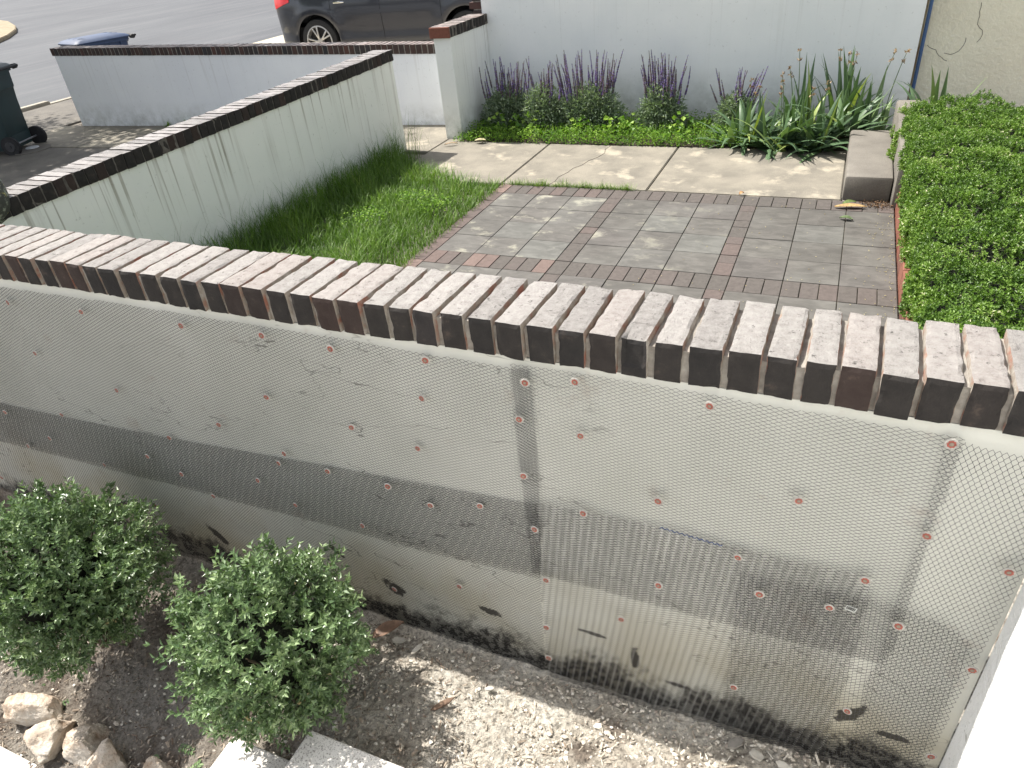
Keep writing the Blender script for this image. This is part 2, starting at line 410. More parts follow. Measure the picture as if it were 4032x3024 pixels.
# ------------------------------------------------------------------ patio
T, S, B = .305, .1103, .2049
def slate():
    t = NT('grey_slate_tiles')
    base = t.ramp(t.rnd(), [(0, (.086, .081, .073)), (.35, (.098, .091, .083)), (.6, (.106, .101, .091)), (.8, (.092, .084, .078)), (1, (.114, .113, .103))])
    v = t.ramp(t.noise(7, 6, .65, t.coord((1, 2.2, 1)), .8), [(.4, .80), (.65, 1.22)])
    col = t.mix(1, base, v, 'MULTIPLY')
    X = t.xyz(); xm = t.n('ShaderNodeMapRange'); t.l(X[0], xm.inputs[0]); xm.inputs[1].default_value = 2.4; xm.inputs[2].default_value = .7
    lch = t.math('MULTIPLY', t.ramp(t.noise(3.8, 6, .68, t.coord((1, 1.3, 1)), .25), [(.56, 0), (.67, 1)]), xm.outputs[0])
    col = t.mix(t.math('MULTIPLY', lch, .6), col, (.40, .385, .30))
    pale = t.ramp(t.noise(2.0, 3, .5), [(.5, 0), (.75, 1)]); col = t.mix(t.math('MULTIPLY', pale, .30), col, (.21, .21, .19))
    t.bump(t.noise(45, 6, .7), .5, .004); return t.fin(col, .7, 0, .45)
M['slate'] = slate()
M['pbrick'] = by_rnd('patio_brick', [(0, (.098, .089, .081)), (.5, (.108, .094, .086)), (.75, (.118, .096, .088)), (.92, (.14, .104, .093)), (1, (.21, .15, .13))], 30, .6, .85, .6, .004)
M['pjoint'] = simple('sandy_patio_joint', (.13, .115, .085), (.07, .062, .048), 18, .95, .7, .004)
mb = MB()
xcols = [0, T, 2*T, 3*T, 3*T+S, 4*T+S, 5*T+S, 6*T+S, 6*T+2*S, 7*T+2*S, 8*T+2*S, 2.965]
g = .0026
def tile(x0, x1, y0, y1, r=None, z=0):
    dz = random.uniform(-.0015, .0015)
    mb.box(((x0+x1)/2, (y0+y1)/2, -.02+dz+z), (x1-x0-2*g, y1-y0-2*g, .04), r=r, bev=.003)
rows = []; y = 0.0
rowtype = ['s', 't', 't', 't', 't', 's'] + ['t']*4 + ['s'] + ['t']*4
y = B
for rt in rowtype:
    h = B if rt == 's' else T
    if y - h < -3.84: h = y + 3.84
    rows.append((rt, y-h, y)); y -= h
    if y <= -3.839: break
for rt, y0, y1 in rows:
    for i, (a, b) in enumerate(zip(xcols[:-1], xcols[1:])):
        strip = i in (3, 7)
        if rt == 't' and not strip: mb.mi = 0; tile(a, b, y0, y1)
        elif rt == 's':
            mb.mi = 1; n = 1 if strip else 3
            for k in range(n):
                xa = a + (b-a)*k/n; xb = a + (b-a)*(k+1)/n
                left = a < .9 or xa > 2.5
                tile(xa, xb, y0, y1, r=random.uniform(.6, 1) if (left and random.random() < .6) else random.uniform(0, .66))
        else:
            mb.mi = 1; L = (y1-y0)/1.5
            tile(a, b, y0, y1 - (y1-y0)*.4); tile(a, b, y1 - (y1-y0)*.4, y1)
mb.mi = 1
yy = B
while yy > -3.8:     # brick border beside the grass
    tile(-.108, 0, yy-.2, yy, r=random.uniform(.75, 1)); yy -= .2
mb.mi = 2
mb.box((1.43, -1.82, -.022), (3.07, 4.05, .026))
o = mb.build('patio', [M['slate'], M['pbrick'], M['pjoint']]); tag(o, kind='structure')
# upright red brick edging between patio and hedge
mb = MB(); yy = .20
while yy > -3.8:
    mb.box((3.0, yy-.1, .045), (.055, .192, .15), rot=Matrix.Rotation(random.uniform(-.02, .02), 4, 'Z'), bev=.004)
    mb.box((3.062, yy-.1, .038), (.058, .192, .15), bev=.004); yy -= .2
o = mb.build('brick_edging', M['bred']); tag(o, 'low red brick edging between the slate patio and the clipped hedge', 'edging')
# concrete step and kerb at the far right end of the path
mb = MB(); mb.box((2.775, .83, .085), (.315, 1.24, .19), bev=.022)
st = mb.build('step', M['step'], smooth=True); tag(st, 'low brown concrete step block at the right end of the path', 'step')
mb = MB(); mb.box((3.03, .91, .17), (.185, 1.62, .38), bev=.022)
st = mb.build('step', M['step'], smooth=True); tag(st, 'taller brown concrete step beside the clipped hedge and irises', 'step')

# ------------------------------------------------------------------ brick courses
def rough_brick(c, d, rotM, seedv, seg=(4, 10, 5), amp=.0022, chip=None):
    """returns verts, faces, face kinds (0 top, 1 front, 2 side) of a worn brick"""
    nx, ny, nz = seg; V = []; F = []; K = []; idx = {}
    def vid(i, j, k):
        key = (i, j, k)
        if key in idx: return idx[key]
        p = Vector(((i/nx-.5)*d[0], (j/ny-.5)*d[1], (k/nz-.5)*d[2]))
        e = sum(1 for a, n_ in ((i, nx), (j, ny), (k, nz)) if a in (0, n_))
        q = (p + Vector(c))*38 + Vector((seedv, 0, 0))
        nv = noise.noise_vector(q)*amp + noise.noise_vector(q*2.7)*amp*.6
        if e >= 2:
            inw = Vector([(-1 if a == n_ else 1) if a in (0, n_) else 0 for a, n_ in ((i, nx), (j, ny), (k, nz))])
            nv += inw*(.0016 + max(0, noise.noise(q*.8+Vector((9, 3, 1))))*.005)
        p = p + nv
        if chip and k > nz*.35 and j < ny*.3 and abs(i/nx-.5) < .42: 
            p.y += .012*(k/nz); p.z -= .010*(1-j/(ny*.3))*(k/nz)
        idx[key] = len(V); V.append(tuple((rotM @ p.to_4d()).to_3d() + Vector(c) if rotM.to_translation().length == 0 else rotM @ p)); return idx[key]
    for i in range(nx):
        for j in range(ny):
            F.append((vid(i, j, nz), vid(i+1, j, nz), vid(i+1, j+1, nz), vid(i, j+1, nz))); K.append(0)
            F.append((vid(i, j, 0), vid(i, j+1, 0), vid(i+1, j+1, 0), vid(i+1, j, 0))); K.append(1)
    for i in range(nx):
        for k in range(nz):
            F.append((vid(i, 0, k), vid(i+1, 0, k), vid(i+1, 0, k+1), vid(i, 0, k+1))); K.append(1)
            F.append((vid(i, ny, k), vid(i, ny, k+1), vid(i+1, ny, k+1), vid(i+1, ny, k))); K.append(1)
    for j in range(ny):
        for k in range(nz):
            F.append((vid(0, j, k), vid(0, j, k+1), vid(0, j+1, k+1), vid(0, j+1, k))); K.append(2)
            F.append((vid(nx, j, k), vid(nx, j+1, k), vid(nx, j+1, k+1), vid(nx, j, k+1))); K.append(2)
    return V, F, K
def course(name, p0, axis, cross, length, pitch, bw, depth, h, mats, mortar, parent, seg=(4, 10, 5), amp=.002, slope=0, jit=1.0, mort=(.006, .012), chips=(), edges=None):
    """row of rowlock bricks; p0 = start of the near top edge; axis along, cross away from viewer"""
    A = Vector((axis[0], axis[1], 0)).normalized(); Bv = Vector((cross[0], cross[1], 0)).normalized()
    AV, AF, AK, AR = [], [], [], []; n = int(round(length/pitch)); off = 0
    base = Matrix(((A.x, Bv.x, 0), (A.y, Bv.y, 0), (0, 0, 1))).to_4x4()
    if edges: n = len(edges)-1
    for i in range(n):
        s = (i+.5)*pitch; wb = bw
        if edges: s = (edges[i]+edges[i+1])/2; wb = (edges[i+1]-edges[i])*bw
        cen = Vector(p0) + A*s + Bv*(depth/2 + random.uniform(-.004, .004)*jit) + Vector((0, 0, slope*s - h/2 + random.uniform(-.0018, .0018)*jit))
        rm = base @ Matrix.Rotation(random.uniform(-.018, .018)*jit, 4, 'Z') @ Matrix.Rotation(random.uniform(-.012, .012)*jit, 4, 'Y')
        d = (wb*random.uniform(.95, 1.03), depth*random.uniform(.985, 1.01), h)
        V, F, K = rough_brick(cen, d, rm, i*3.7, seg, amp, chip=(i in chips))
        AV += V; AF += [tuple(a+off for a in f) for f in F]; AK += K; r = random.random(); AR += [r]*len(V); off += len(V)
    npmesh(name, AV, AF, mats, parent, AR, AK, smooth=False)
    mb = MB(); L = edges[-1] if edges else n*pitch
    c0 = Vector(p0) + Bv*mort[0]; c1 = c0 + A*L + Vector((0, 0, slope*L)); dd = depth - 2*mort[0]
    secs = []
    for k in range(n*3+1):
        s = L*k/(n*3); c = Vector(p0) + A*s + Vector((0, 0, slope*s)) + Bv*(mort[0] + random.uniform(-.0025, .0025)*jit)
        tz = -mort[1] + random.uniform(-.004, .003)*jit; bz = -h + .002
        secs.append([c + Vector((0, 0, bz)), c + Bv*dd + Vector((0, 0, bz)), c + Bv*dd + Vector((0, 0, tz)), c + Vector((0, 0, tz))])
    mb.ring(secs); mb.build('mortar_joint', mortar, parent)

# ------------------------------------------------------------------ front wall
fw = empty('garden_wall', (1, -3.95, -.2), label='near white stuccoed wall with brick top, wire mesh pinned to its face', cat='wall')
def part(o, parent):
    o.parent = parent; o.matrix_parent_inverse = Matrix.Translation(parent.location).inverted(); return o
def world_part(fn): pass
# parts are built in world coordinates, then parented with an inverse so they stay put
_before = set(bpy.data.objects)
def adopt(root, before):
    for o in list(bpy.data.objects):
        if o not in before and o.parent is None and o is not root: part(o, root)
AX = (1, -.023); CR = (.023, 1)
EX = [.083 - .078*k for k in range(37, 0, -1)] + [.083, .161, .238, .319, .396, .472, .559, .649, .735, .824, .905, .985, 1.066, 1.148, 1.230, 1.312, 1.393,
      1.474, 1.548, 1.622, 1.697, 1.777, 1.852, 1.934, 2.008, 2.083, 2.159, 2.230, 2.304, 2.387, 2.462, 2.534, 2.602, 2.674, 2.745, 2.819, 2.888, 2.955, 3.019]
x_s = EX[0]; EDG = [e - x_s for e in EX]; nb = len(EX)-1
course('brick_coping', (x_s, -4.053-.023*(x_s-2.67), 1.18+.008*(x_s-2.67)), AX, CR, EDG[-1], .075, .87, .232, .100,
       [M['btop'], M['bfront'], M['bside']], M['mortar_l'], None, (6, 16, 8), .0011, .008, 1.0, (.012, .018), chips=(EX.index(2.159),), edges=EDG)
mb = MB()
nx_ = 2; pts = [(-2.85, -4.041-.023*(-2.85-2.67)), (3.02, -4.041-.023*(.35)), (3.02, -4.041-.023*.35+.2), (-2.85, -3.714)]
b = [mb.bm.verts.new((x, y, -1.0)) for x, y in pts]; tp = [mb.bm.verts.new((x, y, 1.18+.008*(x-2.67)-.1005)) for x, y in pts]
mb.bm.faces.new(tp); mb.bm.faces.new(b[::-1])
for i in range(4): mb.bm.faces.new((b[i], b[(i+1) % 4], tp[(i+1) % 4], tp[i]))
mb.build('wall_body', M['front'])
adopt(fw, _before | {fw})

# ------------------------------------------------------------------ right wall, sunlit
mb = MB(); mb.box((3.07, -5.35, .75), (.1, 2.585, 3.3))
o = mb.build('house_wall', M['rw']); tag(o, 'bright sunlit white stucco wall at the right edge, meeting the meshed wall', 'wall')

# ------------------------------------------------------------------ middle wall (stained), joins front wall
_b = set(bpy.data.objects)
w2 = empty('garden_wall', (-1.7, -1.3, 0), label='middle white stuccoed wall with dark brick top and brown rain streaks', cat='wall')
nb2 = 68; L2 = nb2*.0735
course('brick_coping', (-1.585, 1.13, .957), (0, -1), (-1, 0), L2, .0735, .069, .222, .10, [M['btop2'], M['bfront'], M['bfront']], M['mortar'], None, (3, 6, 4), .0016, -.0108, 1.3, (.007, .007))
mb = MB()
for y, z in ((1.02, .867), (-3.84, .765)): pass
secs = []
for y, z in ((1.118, .8575), (-3.84, .8045)):
    secs.append([(-1.60, y, -.3), (-1.60, y, z), (-1.79, y, z), (-1.79, y, -.3)])
mb.ring(secs); mb.build('wall_body', M['w2'])
adopt(w2, _b | {w2})
# dark lichen covered block standing on its near end
mb = MB(); bmesh.ops.create_icosphere(mb.bm, subdivisions=4, radius=1, matrix=Matrix.Translation((-1.69, -3.075, .95)) @ Matrix.Diagonal((.15, .165, .20, 1)))
for v in mb.bm.verts:
    q = v.co*14; v.co += noise.noise_vector(q)*.012
    v.co.z = min(v.co.z, 1.10)
t = NT('lichen_dark_stone'); c_ = t.mix(t.ramp(t.noise(22, 6, .7), [(.52, 0), (.6, 1)]), (.06, .062, .055), (.30, .32, .26))
c_ = t.mix(t.ramp(t.noise(30, 4), [(.62, 0), (.66, 1)]), c_, (.45, .42, .15)); t.bump(t.noise(80, 5, .7), .8, .006)
o = mb.build('stone_block', t.fin(c_, .8), smooth=True); tag(o, 'dark lichen-spotted stone cap standing on the streaked wall at the left edge', 'stone block')

# ------------------------------------------------------------------ back wall (left)
_b = set(bpy.data.objects)
w1 = empty('garden_wall', (-4.5, 2.2, 0), label='far white stuccoed wall with dark brick top, in front of the parked car', cat='wall')
X0, X1 = -7.78, -1.30; n1 = 88; Lw = X1-X0; pt = Lw/n1; sl = (.845-.955)/Lw
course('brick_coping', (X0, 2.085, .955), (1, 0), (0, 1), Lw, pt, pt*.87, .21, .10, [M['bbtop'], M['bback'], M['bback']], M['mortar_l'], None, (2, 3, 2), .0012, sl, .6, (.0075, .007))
mb = MB(); secs = []
for x, z in ((X0+.03, .8545), (X1, .7425)):
    secs.append([(x, 2.10, -.4), (x, 2.10, z), (x, 2.28, z), (x, 2.28, -.4)])
mb.ring(secs); mb.build('wall_body', M['w1'])
adopt(w1, _b | {w1})

# ------------------------------------------------------------------ pier wall at the corner of the house
_b = set(bpy.data.objects)
w3 = empty('pier_wall', (-1.25, 2, 0), label='short white pier wall with red-ended brick top against the house', cat='wall')
n3 = 12
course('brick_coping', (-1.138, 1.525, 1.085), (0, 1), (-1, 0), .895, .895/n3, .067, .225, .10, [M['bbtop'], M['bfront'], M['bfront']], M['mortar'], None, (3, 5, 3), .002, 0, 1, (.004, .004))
mb = MB(); mb.box((-1.25, 1.513, 1.034), (.222, .026, .098), bev=.004); mb.build('end_brick', M['bred'])
mb = MB(); mb.box((-1.245, 1.977, .39), (.19, .881, 1.189)); mb.build('wall_body', M['pier'])
adopt(w3, _b | {w3})

# ------------------------------------------------------------------ house
_b = set(bpy.data.objects)
hs = empty('house', (1, 2.5, 0), label='pale white stucco house wall behind the purple salvia bed', cat='house')
mb = MB(); mb.box((.93, 2.52, 1.8), (4.26, .2, 4.2)); mb.build('wall_panel', M['house'])
mb = MB()
for k in range(48):
    z = -.2 + k*.078; wd = .14 if k % 2 else .10
    mb.box((-1.202-wd/2, 2.515, z+.037), (wd, .2, .066), bev=.003)
mb.build('brick_quoin', M['bback'])
mb = MB(); mb.box((-1.25, 2.52, 1.8), (.09, .19, 4.2)); mb.build('quoin_mortar', M['mortar_l'])
adopt(hs, _b | {hs})
_b = set(bpy.data.objects)
mb = MB(); mb.box((5.9, 2.76, 1.8), (5.7, .2, 4.4)); cw = mb.build('house_wall', M['cream']); tag(cw, 'cream textured stucco wall with fine cracks behind the clipped hedge', 'wall')
mb = MB()
def crack(pts):
    for a, b_ in zip(pts[:-1], pts[1:]):
        a = Vector((a[0], 2.659, a[1])); b_ = Vector((b_[0], 2.659, b_[1])); mb.cyl(a, b_, .0022, n=4)
def wander(x, z, ang, n, st, wob=1.2):
    a_ = ang
    out = [(x, z)]
    for _ in range(n):
        ang += random.uniform(-wob, wob)*.6; ang = ang*.8 + a_*.2; x += math.cos(ang)*st; z += math.sin(ang)*st; out.append((x, z))
    return out
crack(wander(3.13, 1.02, .5, 14, .03)); crack(wander(3.5, .95, -1.3, 10, .035)); crack(wander(3.15, .62, -1.2, 8, .03)); crack(wander(3.3, .55, .2, 8, .03))
mb.build('crack', simple('dark_crack', (.10, .09, .07), None, 10, .9, 0), cw)
mb = MB(); tube(mb, [(3.105, 2.60, -.1), (3.107, 2.60, .8), (3.112, 2.60, 1.6), (3.12, 2.60, 3.4)], .016, 12)
o = mb.build('downpipe', simple('blue_pipe_paint', (.05, .115, .26), (.04, .09, .20), 8, .45, .05), smooth=True); tag(o, 'thin blue pipe running down in the gap beside the white house wall', 'pipe')
mb = MB(); mb.box((3.075, 2.645, 1.8), (.03, .05, 4.2)); o = mb.build('trim_strip', simple('rusty_tan_edge', (.40, .34, .22), (.24, .16, .09), 6, .8, .3)); part(o, hs)

# ------------------------------------------------------------------ wire lath
def lath(name, poly, angle, Lp, sp, layer, style, wobble=.0018, label='', wd=.00055, th=.00045, phase=0):
    """expanded metal: hexagonal strands with flat bonds, clipped to a polygon on the wall face (x, z).
    style = share of slanting strands / bonds coloured bright as painted glints"""
    P = np.array(poly); cx, cz = P.mean(0); ca, sa = math.cos(angle), math.sin(angle)
    loc = (P - [cx, cz]) @ np.array([[ca, -sa], [sa, ca]])
    u0, v0 = loc.min(0) - .02; u1, v1 = loc.max(0) + .02
    nu = int((u1-u0)/Lp)*4; nv = int((v1-v0)/sp)
    i = np.arange(nu+1); k = np.arange(nv); I, Kk = np.meshgrid(i, k)
    ph = np.array([0, .15, .5, .65])[I % 4] + I//4; up = np.where(I % 4 < 2, -1., 1.)
    U = u0 + (ph + .5*(Kk % 2))*Lp; Vv = v0 + Kk*sp + up*sp*.46
    U = U + rng.normal(0, .0003, U.shape); Vv = Vv + rng.normal(0, .00022, U.shape)
    Vv = Vv + .004*np.sin(U*2.1+phase) + .0008*np.sin(U*7.3+Vv*4+phase); U = U + .003*np.sin(Vv*6+phase)
    X = cx + U*ca - Vv*sa; Zc = cz + U*sa + Vv*ca
    mx = (X[:, :-1]+X[:, 1:])/2; mz = (Zc[:, :-1]+Zc[:, 1:])/2
    ins = np.zeros(mx.shape, bool); n = len(P)
    for a in range(n):
        x1, z1 = P[a]; x2, z2 = P[(a+1) % n]
        c = ((z1 > mz) != (z2 > mz)) & (mx < (x2-x1)*(mz-z1)/((z2-z1) if z2 != z1 else 1e-9)+x1); ins ^= c
    off = layer + wobble*(np.sin(X*9+phase)*np.cos(Zc*7+phase)+1)
    yb = -4.041 - .023*(X-2.67)
    pts = np.stack([X, yb - off, Zc], -1)
    kind = np.broadcast_to((I[:, :-1] % 4), mx.shape)[ins]         # 0,2 bonds; 1 rising; 3 falling
    a = pts[:, :-1][ins]; b = pts[:, 1:][ins]
    d = b-a; d /= np.linalg.norm(d, axis=1, keepdims=True)
    nrm = np.array([-.023, -1, 0])
    side = np.cross(d, nrm); side /= np.linalg.norm(side, axis=1, keepdims=True); side *= np.sign(side[:, 2:3]+1e-9)
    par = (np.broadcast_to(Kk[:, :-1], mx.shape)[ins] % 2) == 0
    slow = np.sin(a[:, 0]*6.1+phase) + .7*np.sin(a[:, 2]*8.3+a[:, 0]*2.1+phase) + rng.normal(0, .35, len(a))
    shiny = par & ((kind == 3) & (slow > style[0]) | (kind == 2) & (slow > style[1]))  # alternate rows get the bright colour, so glints line up in columns
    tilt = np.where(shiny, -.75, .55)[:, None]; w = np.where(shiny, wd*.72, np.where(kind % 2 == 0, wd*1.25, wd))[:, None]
    e1 = side*np.cos(tilt) + nrm*np.sin(tilt); e2 = -side*np.sin(tilt) + nrm*np.cos(tilt)
    a = a - d*.0002; b = b + d*.0002
    quad = [e1*w, e2*th, -e1*w, -e2*th]
    V = np.concatenate([np.stack([a+q for q in quad], 1), np.stack([b+q for q in quad], 1)], 1)
    N = len(V); base = np.arange(N)*8; Fs = []
    for j in range(4):
        jn = (j+1) % 4; Fs.append(np.stack([base+j, base+jn, base+4+jn, base+4+j], 1))
    o = npmesh(name, V.reshape(-1, 3), np.concatenate(Fs, 0), [M['wire'], M['wire_glint']], None, None, np.tile(shiny.astype(int), 4))
    return tag(o, label, 'wire mesh', 'wire mesh sheets pinned to the near wall')
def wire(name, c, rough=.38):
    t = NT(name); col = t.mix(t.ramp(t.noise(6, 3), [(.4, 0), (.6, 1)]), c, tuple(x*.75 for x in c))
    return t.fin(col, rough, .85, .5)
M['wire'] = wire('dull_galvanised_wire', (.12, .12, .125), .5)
M['wire_glint'] = wire('painted_glint_wire', (.80, .80, .81), .32)  # bright copy of the wire metal, glints painted into its colour
def jag(poly, amp=.004): return [(x+random.uniform(-amp, amp), z+random.uniform(-amp, amp)) for x, z in poly]
S1 = [(-2.6, .95), (-.113, 1.026), (.486, 1.040), (.942, 1.044), (1.365, 1.048), (1.656, 1.046), (1.94, 1.047), (1.94, .9), (1.936, .75), (1.925, .55), (1.91, .30), (1.508, .267), (1.166, .262), (.696, .236), (.322, .225), (.014, .205), (-.466, .185), (-.762, .170), (-2.6, .04)]
S2 = [(-2.6, .30), (-.576, .420), (.105, .455), (.609, .493), (1.24, .548), (1.708, .583), (1.925, .600), (1.905, .209), (1.885, -.35), (-2.6, -.8)]
S3 = [(1.882, 1.056), (2.115, 1.061), (2.306, 1.064), (2.463, 1.060), (2.840, 1.055), (2.838, .895), (2.836, .761), (2.838, .583), (2.832, .345), (2.672, .334), (2.458, .328), (2.222, .322), (1.88, .312), (1.878, .737)]
S4 = [(1.916, .614), (2.063, .628), (2.261, .636), (2.459, .629), (2.61, .632), (2.752, .642), (2.757, .564), (2.762, .34), (2.751, .09), (2.765, -.28), (1.902, -.32)]
S5 = [(2.465, .553), (2.598, .566), (2.711, .565), (2.791, .575), (2.866, .562), (2.924, .548), (2.975, .51), (2.979, .341), (2.971, .096), (2.981, -.25), (2.453, -.3), (2.470, .152)]
S6 = [(2.806, 1.052), (2.939, 1.042), (3.012, 1.035), (3.010, .927), (3.008, .676), (3.002, .497), (2.994, .274), (2.987, -.22), (2.80, -.25), (2.808, .147), (2.799, .263), (2.811, .347), (2.809, .586), (2.818, .797), (2.812, .939)]
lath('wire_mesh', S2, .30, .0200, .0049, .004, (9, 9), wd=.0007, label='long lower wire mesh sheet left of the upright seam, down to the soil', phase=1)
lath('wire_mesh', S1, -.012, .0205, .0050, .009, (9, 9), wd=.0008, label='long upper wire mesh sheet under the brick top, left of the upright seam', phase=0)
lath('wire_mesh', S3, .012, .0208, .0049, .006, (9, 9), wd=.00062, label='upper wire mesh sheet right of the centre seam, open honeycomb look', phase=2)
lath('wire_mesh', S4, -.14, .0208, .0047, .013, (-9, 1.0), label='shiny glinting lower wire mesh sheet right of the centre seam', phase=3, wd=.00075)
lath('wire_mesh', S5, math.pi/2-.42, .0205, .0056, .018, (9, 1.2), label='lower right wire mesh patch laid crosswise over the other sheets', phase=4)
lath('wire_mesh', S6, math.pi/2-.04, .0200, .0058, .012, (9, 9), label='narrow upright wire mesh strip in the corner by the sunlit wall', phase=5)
# blue painted cut edge on one sheet
mb = MB(); pts = []
for k in range(26):
    x = 2.265 + k*.0062; z = .642 - .00045*k + (.0028 if k % 2 else -.0028); pts.append((x, -4.062-.023*(x-2.67), z))
tube(mb, pts, .0013, 5); 
o = mb.build('blue_wire', simple('blue_wire_paint', (.02, .06, .20), None, 10, .4, 0)); tag(o, 'short blue zigzag wire along the top edge of the shiny mesh', 'wire')

# ------------------------------------------------------------------ fasteners
M['washer'] = simple('galvanised_washer', (.48, .465, .43), (.34, .325, .30), 60, .5, .2, .001, .2)
M['plug'] = simple('worn_red_plastic', (.42, .10, .07), (.22, .06, .045), 90, .5, .5, .001)
M['hole'] = simple('dark_screw', (.10, .075, .06), (.30, .25, .20), 60, .5, .3, .001, .4)
FX = [(-.093, .97), (.305, .987), (.77, 1.003), (1.096, 1.019), (1.339, 1.014), (1.645, 1.030), (1.926, 1.019), (2.055, 1.046), (2.364, 1.043), (2.817, 1.050), (-.095, .757), (.294, .668), (1.031, .789), (1.611, .904), (1.9, .903), (-.555, .385), (-.139, .464), (.763, .621), (1.339, .743), (2.063, .889), (1.895, .713), (1.564, .72), (-.529, .207), (-.323, .3), (.47, .495), (1.024, .562), (.983, .51), (1.191, .532), (-.945, -.092), (-.514, -.088), (-.026, .234), (.288, .359), (.445, .313), (.851, .397), (1.421, .534), (1.567, .5), (1.741, .551), (.178, .074), (.576, .241), (.994, .324), (1.273, .317), (1.916, .527), (2.063, .635), (2.259, .733), (2.571, .829), (2.826, .807), (2.46, .614), (2.737, .641), (1.937, .326), (2.269, .436), (2.521, .505), (2.679, .522), (2.827, .521), (2.984, .757), (2.992, .441), (1.338, .029), (1.616, .155), (1.069, .054), (2.165, .249), (1.923, .102), (1.921, -.053), (2.492, .1), (2.777, .151), (2.986, .073)]
def make_washer():
    r = empty('mesh_fastener', (0, 0, 0))
    mb = MB(); n = 28; prof = [(.0122, 0), (.0124, .0010), (.0105, .0022), (.0066, .0016), (.0060, -.0005)]
    secs = [[(math.cos(2*math.pi*k/n)*a, -h, math.sin(2*math.pi*k/n)*a) for k in range(n)] for a, h in prof]
    mb.ring(secs, cap=False); mb.build('washer', M['washer'], r, smooth=True)
    mb = MB(); n = 32
    secs = [[(math.cos(2*math.pi*k/n)*a*(1+q*math.cos(k*2*math.pi*8/n)), -h, math.sin(2*math.pi*k/n)*a*(1+q*math.cos(k*2*math.pi*8/n))) for k in range(n)] for a, h, q in ((.0080, .0014, .10), (.0074, .0030, .12), (.0040, .0024, .05), (.0036, .0010, 0))]
    mb.ring(secs, cap=False); mb.build('plug', M['plug'], r)
    mb = MB(); mb.cyl((0, -.0004, 0), (0, -.0030, 0), .0042, n=12); mb.build('screw_head', M['hole'], r)
    return r
wr = make_washer()
def phrase(i, x, z):
    if z > .96: z_ = 'just under the brick top'
    elif z > .62: z_ = 'in the upper half of the mesh'
    elif z > .29: z_ = 'in the darker overlap band'
    else: z_ = 'low on the mesh near the soil'
    return z_
names = {}
bands = {'just under the brick top': [], 'in the upper half of the mesh': [], 'on the overlap band at mid height': [], 'low on the wall near the soil': []}
for i, (x, z) in enumerate(FX):
    k = ('just under the brick top' if z > .96 else 'in the upper half of the mesh' if z > .60 else 'on the overlap band at mid height' if z > .28 else 'low on the wall near the soil')
    bands[k].append((x, i))
ordn = ['first', 'second', 'third', 'fourth', 'fifth', 'sixth', 'seventh', 'eighth', 'ninth', 'tenth', 'eleventh', 'twelfth', 'thirteenth', 'fourteenth', 'fifteenth', 'sixteenth', 'seventeenth', 'eighteenth', 'nineteenth', 'twentieth']
for k, l in bands.items():
    l.sort()
    for side, sub in (('left', [q for q in l if q[0] < 1.93]), ('right', [q for q in l if q[0] >= 1.93])):
        for r_, (x, i) in enumerate(sub):
            names[i] = 'red-centred fastener %s, %s from left, %s of the seam' % (k.replace('just under', 'under').replace('in the upper half of the mesh', 'on the upper mesh').replace(' at mid height', '').replace('low on the wall near the soil', 'low near the soil'), ordn[min(r_, 19)], side)
for i, (x, z) in enumerate(FX):
    o = wr if i == 0 else copy_tree(wr)
    o.location = (x, -4.041-.023*(x-2.67)-.0235+(.006 if x < 1.88 else 0)-(.006 if x > 1.9 and z < .65 else 0), z)
    o.rotation_euler = (random.uniform(-.12, .12), random.uniform(0, 6.28), random.uniform(-.12, .12)+.023*-1)
    s = random.uniform(.92, 1.08); o.scale = (s, s, s)
    tag(o, names[i], 'fastener', 'red-centred fasteners pinning the wire mesh')
# white barcode tag stuck in the mesh
tg = empty('barcode_tag', (2.724, -4.070, .534), label='small crumpled white barcode tag caught in the lower right mesh', cat='tag')
tg.rotation_euler = (.1, .22, 0)
mb = MB(); mb.box((0, 0, 0), (.024, .0008, .018)); mb.build('paper', simple('white_paper', (.55, .57, .55), (.42, .44, .42), 80, .6, .3), tg)
mb = MB(); xx = -.009
while xx < .009:
    ww = random.choice((.0007, .0012, .0018)); mb.box((xx, -.0008, .002), (ww, .0006, .011)); xx += ww + random.choice((.0008, .0014))
mb.build('bars', simple('black_ink', (.03, .03, .03), None, 10, .6, 0), tg)
# ------------------------------------------------------------------ foliage helpers
def unit(v): return v/np.maximum(np.linalg.norm(v, axis=-1, keepdims=True), 1e-9)
def leaf_arrays(P, D, N, L, Wd, fold=.28, curl=.10):
    """P base points, D direction, N rough normal, L length, Wd width -> V, F (quads: 6 verts/2 quads)"""
    D = unit(D); S_ = unit(np.cross(D, N)); Nn = np.cross(S_, D)
    L = L[:, None]; W = Wd[:, None]
    v0 = P; v5 = P + D*L - Nn*L*curl
    m1 = P + D*L*.33 - Nn*W*fold*.2; 
    l1 = P + D*L*.42 + S_*W*.5 + Nn*W*fold*.5; r1 = P + D*L*.42 - S_*W*.5 + Nn*W*fold*.5
    m2 = P + D*L*.55 - Nn*(W*.15 + L*curl*.3)
    V = np.stack([v0, l1, v5, r1, m2], 1)
    n = len(P); b = np.arange(n)*5
    F = np.concatenate([np.stack([b, b+1, b+4], 1), np.stack([b+1, b+2, b+4], 1), np.stack([b+2, b+3, b+4], 1), np.stack([b+3, b, b+4], 1)])
    return V.reshape(-1, 3), F
def leaves(name, P, D, N, L, Wd, mat_, parent=None, rn=None, fold=.35, curl=.15):
    V, F = leaf_arrays(P, D, N, L, Wd, fold, curl)
    rn = rng.random(len(P)) if rn is None else rn
    return npmesh(name, V, F, mat_, parent, np.repeat(rn, 5), smooth=False)
